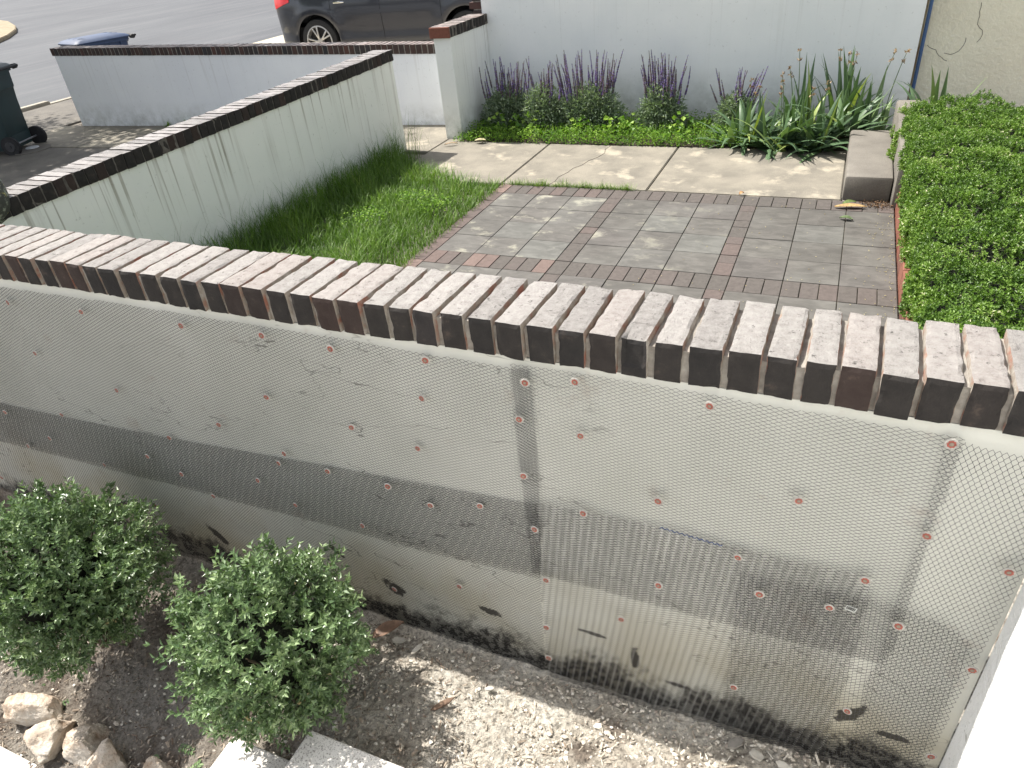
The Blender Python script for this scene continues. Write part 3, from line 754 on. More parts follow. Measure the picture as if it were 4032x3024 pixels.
def blades(name, P, ang, lean, L, Wd, mat_, parent=None, nseg=6, droop=1.2, rn=None, taper='grass', twist=0):
    """curving ribbons; ang azimuth, lean initial angle from vertical"""
    n = len(P); az = np.stack([np.cos(ang), np.sin(ang), 0*ang], 1); side = np.stack([-np.sin(ang), np.cos(ang), 0*ang], 1)
    if np.ndim(twist): side = side*np.cos(twist)[:, None] + az*np.sin(twist)[:, None]
    pos = P.copy(); th = lean.copy(); rows = []
    droop = np.broadcast_to(droop, (n,))
    for k in range(nseg+1):
        t = k/nseg
        if taper == 'iris': wv = Wd*np.minimum(1, (1-t)*1.55+.02)*(.75+.5*min(t*2.2, .5)) ; fold = .35
        else: wv = Wd*(1-t)**.7*(.6+.4*min(1, t*4)) + .0004; fold = .3
        d = np.sin(th)[:, None]*az + np.cos(th)[:, None]*np.array([0, 0, 1.])
        nn = np.cross(side, d)
        rows.append(np.stack([pos + side*wv[:, None]/2 + nn*wv[:, None]*fold*.5, pos, pos - side*wv[:, None]/2 + nn*wv[:, None]*fold*.5], 1))
        pos = pos + d*(L/nseg)[:, None]; th = th + droop/nseg*(.3+1.4*t)
    V = np.stack(rows, 1)                                   # n, nseg+1, 3, 3
    b = (np.arange(n)*(nseg+1)*3)[:, None] + (np.arange(nseg)*3)[None, :]
    b = b.ravel(); F = np.concatenate([np.stack([b, b+1, b+4, b+3], 1), np.stack([b+1, b+2, b+5, b+4], 1)])
    rn = rng.random(n) if rn is None else rn
    return npmesh(name, V.reshape(-1, 3), F, mat_, parent, np.repeat(rn, (nseg+1)*3), smooth=True)
M['box_leaf'] = leafmat('boxwood_leaf', [(0, (.035, .07, .028)), (.3, (.08, .14, .055)), (.7, (.17, .25, .11)), (1, (.38, .48, .26))], .38, .12, .7)
M['hedge_leaf'] = leafmat('clipped_hedge_leaf', [(0, (.04, .09, .015)), (.4, (.12, .215, .032)), (.72, (.21, .33, .065)), (.93, (.34, .42, .15)), (1, (.60, .58, .40))], .45, .28, .45)
M['dead_leaf'] = leafmat('pale_dead_leaf', [(0, (.30, .24, .12)), (1, (.48, .42, .24))], .6, .2, .3)
M['salvia_leaf'] = leafmat('salvia_leaf', [(0, (.13, .18, .11)), (.6, (.24, .31, .20)), (1, (.40, .46, .32))], .55, .2, .35)
M['iris_leaf'] = leafmat('iris_leaf', [(0, (.055, .10, .05)), (.6, (.105, .175, .085)), (.9, (.17, .25, .09)), (1, (.30, .36, .09))], .42, .2, .5)
M['grass'] = leafmat('lush_grass', [(0, (.045, .10, .012)), (.5, (.12, .22, .03)), (.85, (.21, .33, .06)), (1, (.36, .42, .13))], .45, .27, .4)
M['cover'] = leafmat('clover_green', [(0, (.07, .16, .02)), (.5, (.16, .30, .035)), (1, (.32, .46, .08))], .5, .35, .35)
M['stem'] = simple('brown_stem', (.12, .09, .06), (.06, .05, .035), 40, .85, .4)
M['core_dark'] = simple('near_black_core_fill', (.012, .016, .007), (.007, .009, .004), 30, .95, .6, .01)  # near-black colour, so solid cores read as deep shade between leaves
M['stalk'] = simple('green_stalk', (.10, .15, .06), (.07, .11, .05), 30, .6, .1)
def sph(n):
    v = rng.normal(size=(n, 3)); return unit(v)
# ------------------------------------------------------------------ the two boxwood bushes
def bush(loc, rx, ry, rz, ntw, label, seed, lobes=()):
    global rng
    rng = np.random.default_rng(seed)
    root = empty('boxwood_bush', loc, label=label, cat='bush', group='boxwood bushes in front of the meshed wall')
    dirs = sph(ntw); dirs = dirs[dirs[:, 2] > -.75]
    lump = np.array([1 + .36*noise.fractal(Vector(d)*2.1 + Vector((seed, 0, 0)), 1, 2, 3) + .08*noise.noise(Vector(d)*5+Vector((0, seed, 0))) for d in dirs])
    for (lx, ly, lz, b_) in lobes:
        lv = np.array([lx, ly, lz])/math.sqrt(lx*lx+ly*ly+lz*lz); ca_ = np.arccos(np.clip(dirs @ lv, -1, 1)); lump = lump + b_*np.exp(-(ca_/.36)**2)
    depth = rng.random(len(dirs))**1.8*.42
    R0 = (lump*(1-depth))[:, None]*np.array([rx, ry, rz])
    shape = dirs.copy(); low = np.clip(-shape[:, 2], 0, 1)
    R0[:, :2] *= (1 - .35*low[:, None]**1.5)
    base = dirs*R0
    tdir = unit(dirs*np.array([1, 1, 1.1]) + rng.normal(0, .38, dirs.shape) + np.array([0, 0, .30]))
    Lt = rng.uniform(.05, .095, len(dirs)); extra = rng.random(len(dirs)) < .08; Lt[extra] *= 2.4
    P, D, N, Ls, Ws, Rn = [], [], [], [], [], []
    K = 6
    side = unit(np.cross(tdir, rng.normal(size=tdir.shape)))
    up2 = np.cross(side, tdir)
    tone = rng.random(len(dirs))
    for k in range(K):
        f = (k+1)/K
        p = base + tdir*(Lt*(f-.8))[:, None]
        for s in (-1, 1):
            a = side if k % 2 == 0 else up2
            d = unit(tdir*.75 + a*s*(.85-.25*f) + rng.normal(0, .16, tdir.shape))
            P.append(p); D.append(d); N.append(unit(tdir + rng.normal(0, .25, tdir.shape)))
            Ls.append(rng.uniform(.017, .027, len(p))); Ws.append(rng.uniform(.0085, .013, len(p)))
            Rn.append(np.clip(tone*.45 + rng.random(len(p))*.35 + f*.22, 0, 1))
    leaves('foliage', np.concatenate(P), np.concatenate(D), np.concatenate(N), np.concatenate(Ls), np.concatenate(Ws), M['box_leaf'], root, np.concatenate(Rn))
    k_ = 90; dd = sph(k_); dd[:, 2] = -np.abs(dd[:, 2])*.5
    leaves('dry_leaves', dd*np.array([rx, ry, rz])*.86, unit(rng.normal(size=(k_, 3))), sph(k_), rng.uniform(.014, .022, k_), rng.uniform(.008, .011, k_), M['iris_dead'] if 'iris_dead' in M else M['dead_leaf'], root)
    # stems, then a near-black solid core behind the leaves
    mb = MB()
    for k in range(26):
        a = random.random()*6.28; e = random.uniform(.15, 1.3); r = random.uniform(.6, .85)
        q = Vector((math.cos(a)*math.cos(e)*rx*r, math.sin(a)*math.cos(e)*ry*r, math.sin(e)*rz*r))
        tube(mb, [(random.uniform(-.03, .03), random.uniform(-.03, .03), -rz*1.05), q*.35 + Vector((0, 0, -rz*.3)), q], [.009, .006, .002], 5)
    mb.build('stem', M['stem'], root)
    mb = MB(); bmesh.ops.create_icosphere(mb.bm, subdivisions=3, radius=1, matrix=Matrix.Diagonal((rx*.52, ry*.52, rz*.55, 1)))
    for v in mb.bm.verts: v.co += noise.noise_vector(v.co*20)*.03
    mb.build('dark_core', M['core_dark'], root)
    return root
bush((1.135, -4.41, .12), .27, .28, .315, 1650, 'rounded boxwood bush in front of the mesh, nearer the concrete stair', 11, lobes=((-.15, .2, 1, .20), (1, .1, .55, .24), (-.8, .1, .7, .14), (.45, .3, .8, -.14), (-.9, -.5, -.2, -.10), (.6, -.5, -.6, -.18), (-.45, .2, .95, -.10)))
bush((.14, -4.42, .05), .36, .31, .335, 2250, 'larger boxwood bush at the left edge, above the pale stones', 23, lobes=((.05, .3, 1, .22), (.8, .2, .6, .12), (-.6, .2, .8, -.12), (.4, .3, .9, -.06), (.8, -.3, -.3, -.14), (-.8, -.3, .4, .12), (.2, -.8, -.4, .08)))
# ------------------------------------------------------------------ clipped hedge
def hedge():
    global rng
    rng = np.random.default_rng(5)
    x0, x1, y0, y1, zt = 2.97, 4.35, -2.95, 1.30, .45
    root = empty('clipped_hedge', (3.6, -.8, 0), label='long clipped bright green hedge beside the slate patio', cat='hedge')
    P = []; Nn = []
    def patch(n, f):
        pts, nr = f(n); P.append(pts); Nn.append(nr)
    dens = 4400
    def top(n):
        p = np.stack([rng.uniform(x0, x1, n), rng.uniform(y0, y1, n), np.full(n, zt)], 1); return p, np.tile([0, 0, 1.], (n, 1))
    def left(n):
        p = np.stack([np.full(n, x0), rng.uniform(y0, y1, n), rng.uniform(.08, zt, n)], 1); return p, np.tile([-1., 0, .3], (n, 1))
    def near(n):
        p = np.stack([rng.uniform(x0, x1, n), np.full(n, y0), rng.uniform(.0, zt, n)], 1); return p, np.tile([0, -1., .3], (n, 1))
    patch(int((x1-x0)*(y1-y0)*dens), top); patch(int((y1-y0)*zt*dens), left); patch(4000, near)
    patch(900, lambda n: (np.stack([rng.uniform(x0, x1, n), np.full(n, y1), rng.uniform(.1, zt, n)], 1), np.tile([0, 1., .3], (n, 1))))
    P = np.concatenate(P); Nn = np.concatenate(Nn)
    u = np.array([noise.fractal(Vector((p[0]*2.6, p[1]*2.6, p[2]*2.6)), 1, 2, 3) for p in P])
    u2 = np.array([noise.noise(Vector((p[0]*9, p[1]*9, p[2]*9))) for p in P])
    P = P + Nn*(u*.085 + u2*.035 - rng.random(len(P))**2*.06)[:, None]
    # rounded shoulder
    e = np.clip((x0 + .09 - P[:, 0])/.09, 0, 1); P[:, 2] -= e*np.where(P[:, 2] > zt-.1, .055, 0)
    P[:, 0] += np.where(P[:, 2] < .2, (.2-P[:, 2])*.25, 0)*(P[:, 0] < x0+.1)
    tip = np.array([noise.noise(Vector((p[0]*5+9, p[1]*5, 2))) for p in P])
    Pm, Dm, Nm, Rn = [], [], [], []
    td = unit(Nn + rng.normal(0, .5, Nn.shape) + np.array([0, 0, .3]))
    side = unit(np.cross(td, rng.normal(size=td.shape)))
    for k in range(3):
        for s in (-1, 1):
            a = side if k % 2 == 0 else np.cross(side, td)
            Pm.append(P + td*(.008*k-.008)); Dm.append(unit(td*.8 + a*s*.9 + rng.normal(0, .2, td.shape))); Nm.append(unit(td + rng.normal(0, .3, td.shape)))
            Rn.append(np.clip(.42 + tip*.55 + rng.normal(0, .14, len(P)) + (rng.random(len(P)) < .03)*.5, 0, 1))
    Pm = np.concatenate(Pm); n = len(Pm)
    leaves('foliage', Pm - np.array(root.location), np.concatenate(Dm), np.concatenate(Nm), rng.uniform(.012, .020, n), rng.uniform(.0075, .0115, n), M['hedge_leaf'], root, np.concatenate(Rn))
    mb = MB(); mb.box(((x0+x1)/2-3.6, (y0+y1)/2+.8, .185), (x1-x0-.13, y1-y0-.13, .40))  # solid dark core, stands for the shaded inside of the hedge
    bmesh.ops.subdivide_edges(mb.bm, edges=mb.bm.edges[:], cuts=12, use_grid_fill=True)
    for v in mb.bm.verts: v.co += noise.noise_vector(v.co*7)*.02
    mb.build('dark_core', M['core_dark'], root)
hedge()
# ------------------------------------------------------------------ grass between wall and patio, path edge
def grass():
    global rng
    rng = np.random.default_rng(3)
    n = 30000
    x = rng.uniform(-1.585, -.05, n); y = rng.uniform(-3.80, .92, n)
    # far end tapers: grass meets the path along a slanting line
    keep = (y < .20 + np.clip((-.55-x), 0, 1)*.62 + rng.normal(0, .03, n)) & (x < -.04 - .08*rng.random(n))
    x, y = x[keep], y[keep]; n = len(x)
    cl = np.array([noise.noise(Vector((a*3, b*3, 1))) for a, b in zip(x, y)])
    ht = (.15 + .05*cl + .13*np.clip((-1.05-x)/.5, 0, 1))*rng.uniform(.55, 1.35, n)
    ht *= np.where(x > -.3, .7, 1)
    P = np.stack([x, y, np.full(n, -.03)], 1)
    rn = np.clip(.42 + cl*.4 + rng.normal(0, .18, n), 0, 1)
    o = blades('grass', P, rng.uniform(0, 6.28, n), rng.uniform(.05, .5, n), ht, rng.uniform(.0035, .0075, n), M['grass'], None, 5, rng.uniform(.6, 2.2, n), rn)
    tag(o, 'lush uncut green grass between the streaked wall and the slate patio', 'grass', kind='stuff')
    # tall seeding tufts against wall
    n = 380; x = rng.uniform(-1.58, -1.25, n); y = rng.choice([-3.0, -2.2, -1.5, -.9, -.3, .3, .7, .9], n) + rng.normal(0, .1, n)
    P = np.stack([x, y, np.full(n, -.03)], 1)
    o = blades('tall_grass', P, rng.uniform(0, 6.28, n), rng.uniform(.0, .35, n), rng.uniform(.28, .5, n), rng.uniform(.0025, .004, n), M['grass'], None, 7, rng.uniform(.4, 1.8, n), rng.uniform(.1, .6, n))
    tag(o, 'tall thin grass blades leaning on the streaked wall', 'grass', kind='stuff')
    # weeds in the joint between path and patio
    n = 1500; x = np.concatenate([rng.normal(c, .04, n//9) for c in (.02, .18, .27, .42, .55, .66, .78, .9, 1.0)]); n = len(x)
    P = np.stack([x, .215 + rng.normal(0, .012, n), np.full(n, -.01)], 1)
    o = blades('weeds', P, rng.uniform(0, 6.28, n), rng.uniform(.1, .9, n), rng.uniform(.02, .085, n)*(.5+.7*np.abs(np.sin(P[:, 0]*17))), rng.uniform(.002, .0038, n), M['grass'], None, 4, rng.uniform(.3, 1.6, n))
    tag(o, 'small grass weeds growing in the joint between path and patio', 'weeds', kind='stuff')
    # broad leafed clover patches at the grass edge
    n = 900; cx_ = rng.choice([-.75, -.35, -.62], n); x = cx_ + rng.normal(0, .07, n); y = np.where(cx_ == -.75, -.9, np.where(cx_ == -.35, -.55, np.where(cx_ == -.62, -.45, np.where(cx_ == -.2, -.05, .3)))) + rng.normal(0, .08, n)
    P = np.stack([x, y, rng.uniform(.05, .13, n)], 1); D = unit(rng.normal(size=(n, 3))*np.array([1, 1, .3]))
    o = leaves('clover', P, D, unit(np.array([0, 0, 1.]) + rng.normal(0, .3, (n, 3))), rng.uniform(.014, .024, n), rng.uniform(.012, .02, n), M['cover']); tag(o, 'pale clover patches along the sunny edge of the grass', 'clover', kind='stuff')
grass()
# ------------------------------------------------------------------ flower bed
def bed():
    global rng
    rng = np.random.default_rng(9)
    o = slab('flower_bed_soil', [(-1.14, 1.45), (2.61, 1.45), (2.61, 2.40), (-1.14, 2.40)], -.06, .004, simple('dark_bed_soil', (.07, .05, .035), (.035, .027, .02), 20, .95, .9, .02), 0)
    n = 13000; x = rng.uniform(-1.2, 2.3, n); y = 1.43 + rng.random(n)**1.1*.92
    h = np.array([noise.noise(Vector((a*4, b*4, 3))) for a, b in zip(x, y)])
    z = rng.random(n)*(.10 + .06*h)*np.clip((y-1.36)/.12, .25, 1) + .005
    P = np.stack([x, y, z], 1); D = unit(rng.normal(size=(n, 3))*np.array([1, 1, .35]) + np.array([0, -.2, 0]))
    rn = np.clip(.45 + h*.5 + rng.normal(0, .2, n), 0, 1)
    o = leaves('ground_cover', P, D, unit(np.array([0, 0, 1.]) + rng.normal(0, .45, (n, 3))), rng.uniform(.015, .034, n), rng.uniform(.010, .022, n), M['cover'], None, rn)
    tag(o, 'bright green leafy ground cover along the path at the foot of the house', 'ground cover', kind='stuff')
    n = 1800; x = rng.uniform(-1.2, 2.2, n); P = np.stack([x, rng.uniform(1.42, 2.3, n), np.zeros(n)], 1)
    o = blades('bed_grass', P, rng.uniform(0, 6.28, n), rng.uniform(.1, .8, n), rng.uniform(.06, .2, n), rng.uniform(.003, .006, n), M['cover'], None, 4, rng.uniform(.5, 1.8, n)); tag(o, 'thin grass sprouting through the flower bed ground cover', 'grass', kind='stuff')
    # broad violet-type leaves
    n = 120; P = np.stack([rng.choice([-.8, -.62, -.35, .1, .42, .5, .62, 1.15], n) + rng.normal(0, .06, n), rng.uniform(1.6, 1.9, n), rng.uniform(.08, .2, n)], 1)
    o = leaves('broad_weeds', P, unit(rng.normal(size=(n, 3))*np.array([1, 1, .3])), unit(np.array([0, -.5, 1.]) + rng.normal(0, .3, (n, 3))), rng.uniform(.04, .07, n), rng.uniform(.04, .06, n), M['cover']); tag(o, 'broad heart-shaped weeds at the front of the salvia', 'weeds', kind='stuff')
bed()
M['purple'] = by_rnd('purple_salvia_flower', [(0, (.11, .08, .19)), (.5, (.18, .12, .33)), (1, (.32, .26, .46))], 60, .5, .7)
M['bract'] = by_rnd('faded_salvia_bract', [(0, (.10, .07, .10)), (.5, (.15, .11, .13)), (1, (.20, .17, .14))], 60, .5, .8)
def salvia(x, y, w_, n_sp, hgt, hf, label, seed, spread=1.0):
    global rng
    rng = np.random.default_rng(seed); rr = random.Random(seed)
    root = empty('salvia_plant', (x, y, 0), label=label, cat='flowering plant', group='purple salvia along the house wall')
    # leafy mound
    n = int(3800*w_/.55); d = sph(n); d[:, 2] = np.abs(d[:, 2])
    P = d*np.array([w_/2, .20, hf])*(rng.random(n)[:, None]**.4)*rng.uniform(.85, 1.1, (n, 1)); P[:, 2] += .03
    D = unit(d + rng.normal(0, .5, (n, 3)) + np.array([0, 0, .2]))
    leaves('foliage', P, D, unit(rng.normal(0, .5, (n, 3)) + np.array([0, 0, 1.])), rng.uniform(.025, .055, n), rng.uniform(.012, .020, n), M['salvia_leaf'], root, np.clip(.5 + rng.normal(0, .25, n), 0, 1), .3, .3)
    for k in range(n_sp):
        ms = MB()
        bx = rr.uniform(-.42, .42)*w_; by = rr.uniform(-.10, .10); lean = bx*rr.uniform(.1, .55)*spread; H = hgt*rr.uniform(.66, 1.0)
        curve = rr.uniform(-.03, .03)
        f = lambda t: Vector((bx*.7 + lean*t*1.2 + curve*math.sin(t*3), by + .03*t*by, hf*.3 + (H-hf*.3)*t))
        tube(ms, [f(i/6) for i in range(7)], [.0030]*6 + [.0014], 5)
        t0 = rr.uniform(.38, .55); nw = int((1-t0)*H/.0105); bright = rr.random()
        for j in range(nw):
            t = t0 + (1-t0)*j/nw; c = f(t); rad = .0115*(1-.5*j/nw)
            ms.mi = 1 if (rr.random() < (.65 if bright > .5 else .15)) else 2
            mtx = Matrix.Translation(c) @ Matrix.Rotation(rr.random()*3, 4, 'Z') @ Matrix.Diagonal((1, 1, .62, 1))
            vs = bmesh.ops.create_icosphere(ms.bm, subdivisions=1, radius=rad*rr.uniform(.8, 1.15), matrix=mtx)['verts']; ms._fin(vs, rr.random())
        ms.build('flower_spike', [M['stalk'], M['purple'], M['bract']], root)
    return root
salvia(-.80, 2.02, .62, 34, .72, .40, 'purple salvia half in shade, beside the pier wall', 31)
salvia(-.36, 1.95, .52, 20, .70, .42, 'leafy green-grey salvia with few purple spikes, second from the pier wall', 32)
salvia(.14, 1.98, .74, 46, .78, .42, 'widest purple salvia with the tallest spikes, left of the wall gap', 33)
salvia(.86, 2.03, .50, 40, .74, .40, 'compact upright purple salvia standing alone against the house wall', 34)
salvia(1.58, 2.03, .38, 20, .60, .32, 'small grey-leaved purple salvia beside the irises', 35, 2.4)
# ------------------------------------------------------------------ irises
M['iris_dead'] = leafmat('withered_iris_bloom', [(0, (.10, .05, .03)), (.5, (.36, .24, .15)), (1, (.55, .42, .28))], .8, .1, .2)
def iris(x, y, n_, L, label, seed, spread=1.0, upright=0, z=0.0, stalks=2, sh=.6, wd=.058):
    global rng
    rng = np.random.default_rng(seed); rr = random.Random(seed)
    root = empty('iris_plant', (x, y, z), label=label, cat='iris', group='iris clumps beside the concrete step')
    P = np.stack([rng.normal(0, .075, n_), rng.normal(0, .055, n_), np.zeros(n_)], 1)
    a = rng.uniform(0, 6.28, n_)
    lean = np.abs(rng.normal(.72*spread, .34, n_)); ll = L*rng.uniform(.7, 1.12, n_); dr = rng.uniform(.2, 1.7, n_)
    if upright: lean[:upright] = rng.uniform(.02, .28, upright); dr[:upright] = rng.uniform(.0, .25, upright); ll[:upright] *= 1.1
    o = blades('leaf_fan', P, a, lean, ll, rng.uniform(.8, 1.2, n_)*wd, M['iris_leaf'], root, 9, dr, np.clip(rng.normal(.5, .22, n_), 0, 1), 'iris', rng.uniform(-.35, .35, n_))
    for k in range(stalks):
        mb = MB(); bx, by = rr.uniform(-.08, .08), rr.uniform(-.05, .05); H = sh*rr.uniform(.8, 1.05); lx = rr.uniform(-.08, .12)
        f = lambda t: Vector((bx + lx*t*t, by, H*t))
        tube(mb, [f(i/6) for i in range(7)], [.0042]*5 + [.0032, .0025], 6); st_ = mb.build('flower_stalk', M['stalk'], root)
        m = 16; pts = np.array([list(f(1.0 - .10*(j // 8))) for j in range(m)]) + rng.normal(0, .006, (m, 3))
        leaves('withered_bloom', pts, unit(rng.normal(size=(m, 3)) + np.array([0, 0, .5])), sph(m), rng.uniform(.016, .03, m), rng.uniform(.010, .018, m), M['iris_dead'], st_, None, .6, .5)
    return root
iris(1.74, 1.60, 48, .46, 'low iris clump nearest the small salvia, leaves spilling on the path', 41, 1.25, 4, stalks=2, sh=.58)
iris(2.04, 1.46, 60, .50, 'spreading iris clump in the middle, arching over the path', 42, 1.35, 6, stalks=2, sh=.60)
iris(2.34, 1.46, 56, .50, 'iris clump drooping onto the concrete step', 43, 1.3, 6, stalks=2, sh=.60)
iris(2.16, 1.98, 34, .56, 'iris clump against the house wall with brown withered blooms', 44, 1.0, 6, stalks=2, sh=.70)
iris(2.56, 2.00, 34, .66, 'tallest iris clump with broad upright sword leaves', 45, .8, 8, stalks=3, sh=.82, wd=.066)
iris(2.80, 1.92, 26, .52, 'iris clump behind the taller step by the house corner', 46, .95, 3, stalks=2, sh=.74)
iris(2.52, 1.60, 26, .44, 'low iris clump resting on the upper half of the concrete step', 48, 1.1, 2, stalks=0, z=.10)
iris(3.28, 1.75, 14, .56, 'sparse iris behind the hedge in front of the cream wall', 47, .95, 2, stalks=0, z=.12)
# ------------------------------------------------------------------ weeds by far wall, debris, leaves
def weed(x, y, z, s, label, seed):
    global rng
    rng = np.random.default_rng(seed); n = 26
    P = np.tile([[0, 0, 0]], (n, 1)).astype(float) + rng.normal(0, .01, (n, 3))
    o = blades('weed', P, rng.uniform(0, 6.28, n), rng.uniform(.1, 1.1, n), rng.uniform(.5, 1, n)*s, rng.uniform(.1, .2, n)*s, M['cover'], None, 5, rng.uniform(.5, 1.5, n), taper='iris')
    o.location = (x, y, z); tag(o, label, 'weed', 'weeds at the foot of the far wall')
weed(-5.62, 2.06, -.085, .16, 'larger green weed at the foot of the far wall, between two smaller ones', 51)
weed(-6.0, 2.06, -.09, .10, 'small weed at the foot of the far wall, left of the larger weed', 52)
weed(-4.95, 2.06, -.075, .12, 'small weed at the foot of the far wall, nearest the streaked wall', 53)
def gleaf(name, x, y, z, L, W, ang, c, label, cat):
    m = simple(name+'_mat', c, tuple(v*.6 for v in c), 60, .6, .4, .001); n = 9; V = []; F = []
    for i in range(n+1):
        t = i/n; w = W*math.sin(math.pi*min(1, t*.95+.05))**.8; zz = .012*math.sin(t*3)+.004
        V += [(t*L, -w/2, zz+.008), (t*L, 0, zz), (t*L, w/2, zz+.010)]
    for i in range(n):
        for j in (0, 1): F.append((i*3+j, i*3+j+1, i*3+4+j, i*3+3+j))
    o = npmesh(name, V, F, m, smooth=True); o.location = (x, y, z); o.rotation_euler = (0, 0, ang); tag(o, label, cat); return o
gleaf('fallen_leaf', 2.58, .04, .002, .21, .055, .10, (.45, .30, .13), 'curled tan dry leaf lying on the slate in front of the step', 'fallen leaf')
gleaf('fallen_leaf', 2.63, .10, .004, .10, .05, .5, (.12, .17, .05), 'small green-brown crumpled leaf just behind the tan leaf', 'fallen leaf')
gleaf('fallen_leaf', 2.62, -.17, .002, .09, .045, -.3, (.08, .12, .04), 'small dark green leaf on the slate nearer than the tan leaf', 'fallen leaf')
gleaf('fallen_leaf', -1.22, 1.25, .01, .14, .03, .4, (.42, .30, .18), 'dry brown leaf strip on the path beside the pier wall', 'fallen leaf')
gleaf('fallen_leaf', 1.9, .19, .004, .05, .03, 1.0, (.48, .27, .12), 'tiny orange leaf scrap on the patio bricks', 'fallen leaf')
gleaf('fallen_leaf', -.93, 1.38, .02, .12, .07, .2, (.48, .42, .24), 'pale crumpled leaf at the edge of the ground cover by the pier', 'fallen leaf')
gleaf('fallen_leaf', 1.30, -4.16, -.10, .12, .05, .9, (.20, .12, .08), 'curled brown leaf on the soil by the boxwood and the mesh', 'fallen leaf')
# petal and seed litter on patio
def litter():
    global rng
    rng = np.random.default_rng(17)
    n = 420; x = np.concatenate([rng.uniform(1.5, 2.95, n//3), 2.95 - rng.random(n-n//3)**2*.16]); y = rng.uniform(-3.0, .18, n)
    P = np.stack([x, y, np.full(n, .004)], 1); D = unit(rng.normal(size=(n, 3))*np.array([1, 1, .2]))
    o = leaves('patio_litter', P, D, np.tile([0, 0, 1.], (n, 1)), rng.uniform(.005, .014, n), rng.uniform(.004, .008, n), M['dead_leaf']); tag(o, 'pale scattered petals and clippings on the slate along the hedge', 'litter', kind='stuff')
    # brown debris below the step
    n = 260; P = np.stack([rng.normal(2.86, .06, n), rng.normal(.13, .035, n), rng.uniform(.002, .02, n)], 1)
    o = leaves('leaf_debris', P, sph(n), sph(n), rng.uniform(.008, .03, n), rng.uniform(.004, .01, n), simple('brown_debris', (.22, .14, .08), (.10, .06, .035), 60, .9, .2)); tag(o, 'brown leaf debris in the corner below the step', 'litter', kind='stuff')
litter()
# wood chips and clods on the soil: far too many to count
def chips():
    global rng
    rng = np.random.default_rng(21)
    n = 15000; x = rng.uniform(-1.6, 3.0, n); bigc = np.arange(n) < 700; y = -4.06 - rng.random(n)*1.25
    z = gz(x, y) + rng.uniform(.0, .014, n)
    L = .004 + .022*rng.random(n)**2.2; L *= np.where(rng.random(n) < .03, 2.2, 1); L = np.where(bigc, rng.uniform(.018, .042, n), L); W = rng.uniform(.0015, .006, n)*(.6+.8*rng.random(n)); H = rng.uniform(.001, .0035, n); W = np.where(bigc, rng.uniform(.004, .013, n), W)
    a = rng.uniform(0, 6.28, n); el = rng.normal(0, .3, n)
    d = np.stack([np.cos(a)*np.cos(el), np.sin(a)*np.cos(el), np.sin(el)], 1); s = unit(np.cross(d, np.array([0, 0, 1.]) + rng.normal(0, .4, (n, 3)))); u = np.cross(s, d)
    c = np.stack([x, y, z], 1); V = []
    for sx in (-1, 1):
        for sy in (-1, 1):
            for sz in (-1, 1):
                k = rng.uniform(.5, 1, n)
                V.append(c + d*(sx*L/2*k)[:, None] + s*(sy*W/2*k)[:, None] + u*(sz*H/2)[:, None])
    V = np.stack(V, 1); b = np.arange(n)*8
    quads = [(0, 1, 3, 2), (4, 6, 7, 5), (0, 4, 5, 1), (2, 3, 7, 6), (0, 2, 6, 4), (1, 5, 7, 3)]
    F = np.concatenate([np.stack([b+i for i in q], 1) for q in quads])
    rn = np.clip(rng.random(n)*.6 + np.clip((x-1.1)*.3, 0, .4), 0, 1)
    o = npmesh('wood_chips', V.reshape(-1, 3), F, by_rnd('weathered_wood_chips', [(0, (.15, .11, .085)), (.35, (.34, .28, .22)), (.75, (.60, .55, .46)), (1, (.76, .72, .64))], 60, .6, .9, .5, .002, 200, .2), None, np.repeat(rn, 8))
    tag(o, 'weathered wood chips and splinters strewn over the dry soil', 'mulch', kind='stuff')
    # clods / pebbles
    n = 9000; mb = MB(); rr = random.Random(4)
    V, F, R2 = [], [], []; off = 0
    ico = bmesh.new(); bmesh.ops.create_icosphere(ico, subdivisions=1, radius=1); iv = np.array([v.co[:] for v in ico.verts]); fi = np.array([[v.index for v in f.verts] for f in ico.faces]); ico.free()
    for k in range(n):
        x = rr.uniform(.9, 3.0) if k % 4 else rr.uniform(-1.2, 1.5); y = -4.06 - rr.random()**1.3*1.1; s = (.0015 + .006*rr.random()**2)*(1.8 if rr.random() < .02 else 1)
        p = iv*(1+rng.normal(0, .18, iv.shape))*np.array([s*rr.uniform(.8, 1.4), s*rr.uniform(.7, 1.2), s*.75]) + np.array([x, y, float(gz(x, y))+s*.3])
        V.append(p); F.append(fi+off); off += len(iv); R2 += [rr.random()]*len(iv)
    o = npmesh('soil_clods', np.concatenate(V), np.concatenate(F), by_rnd('pale_clods', [(0, (.36, .31, .26)), (.6, (.60, .55, .47)), (1, (.78, .74, .66))], 60, .5, .95), None, R2)
    tag(o, 'pale soil clods and plaster crumbs along the foot of the meshed wall', 'soil clods', kind='stuff')
chips()
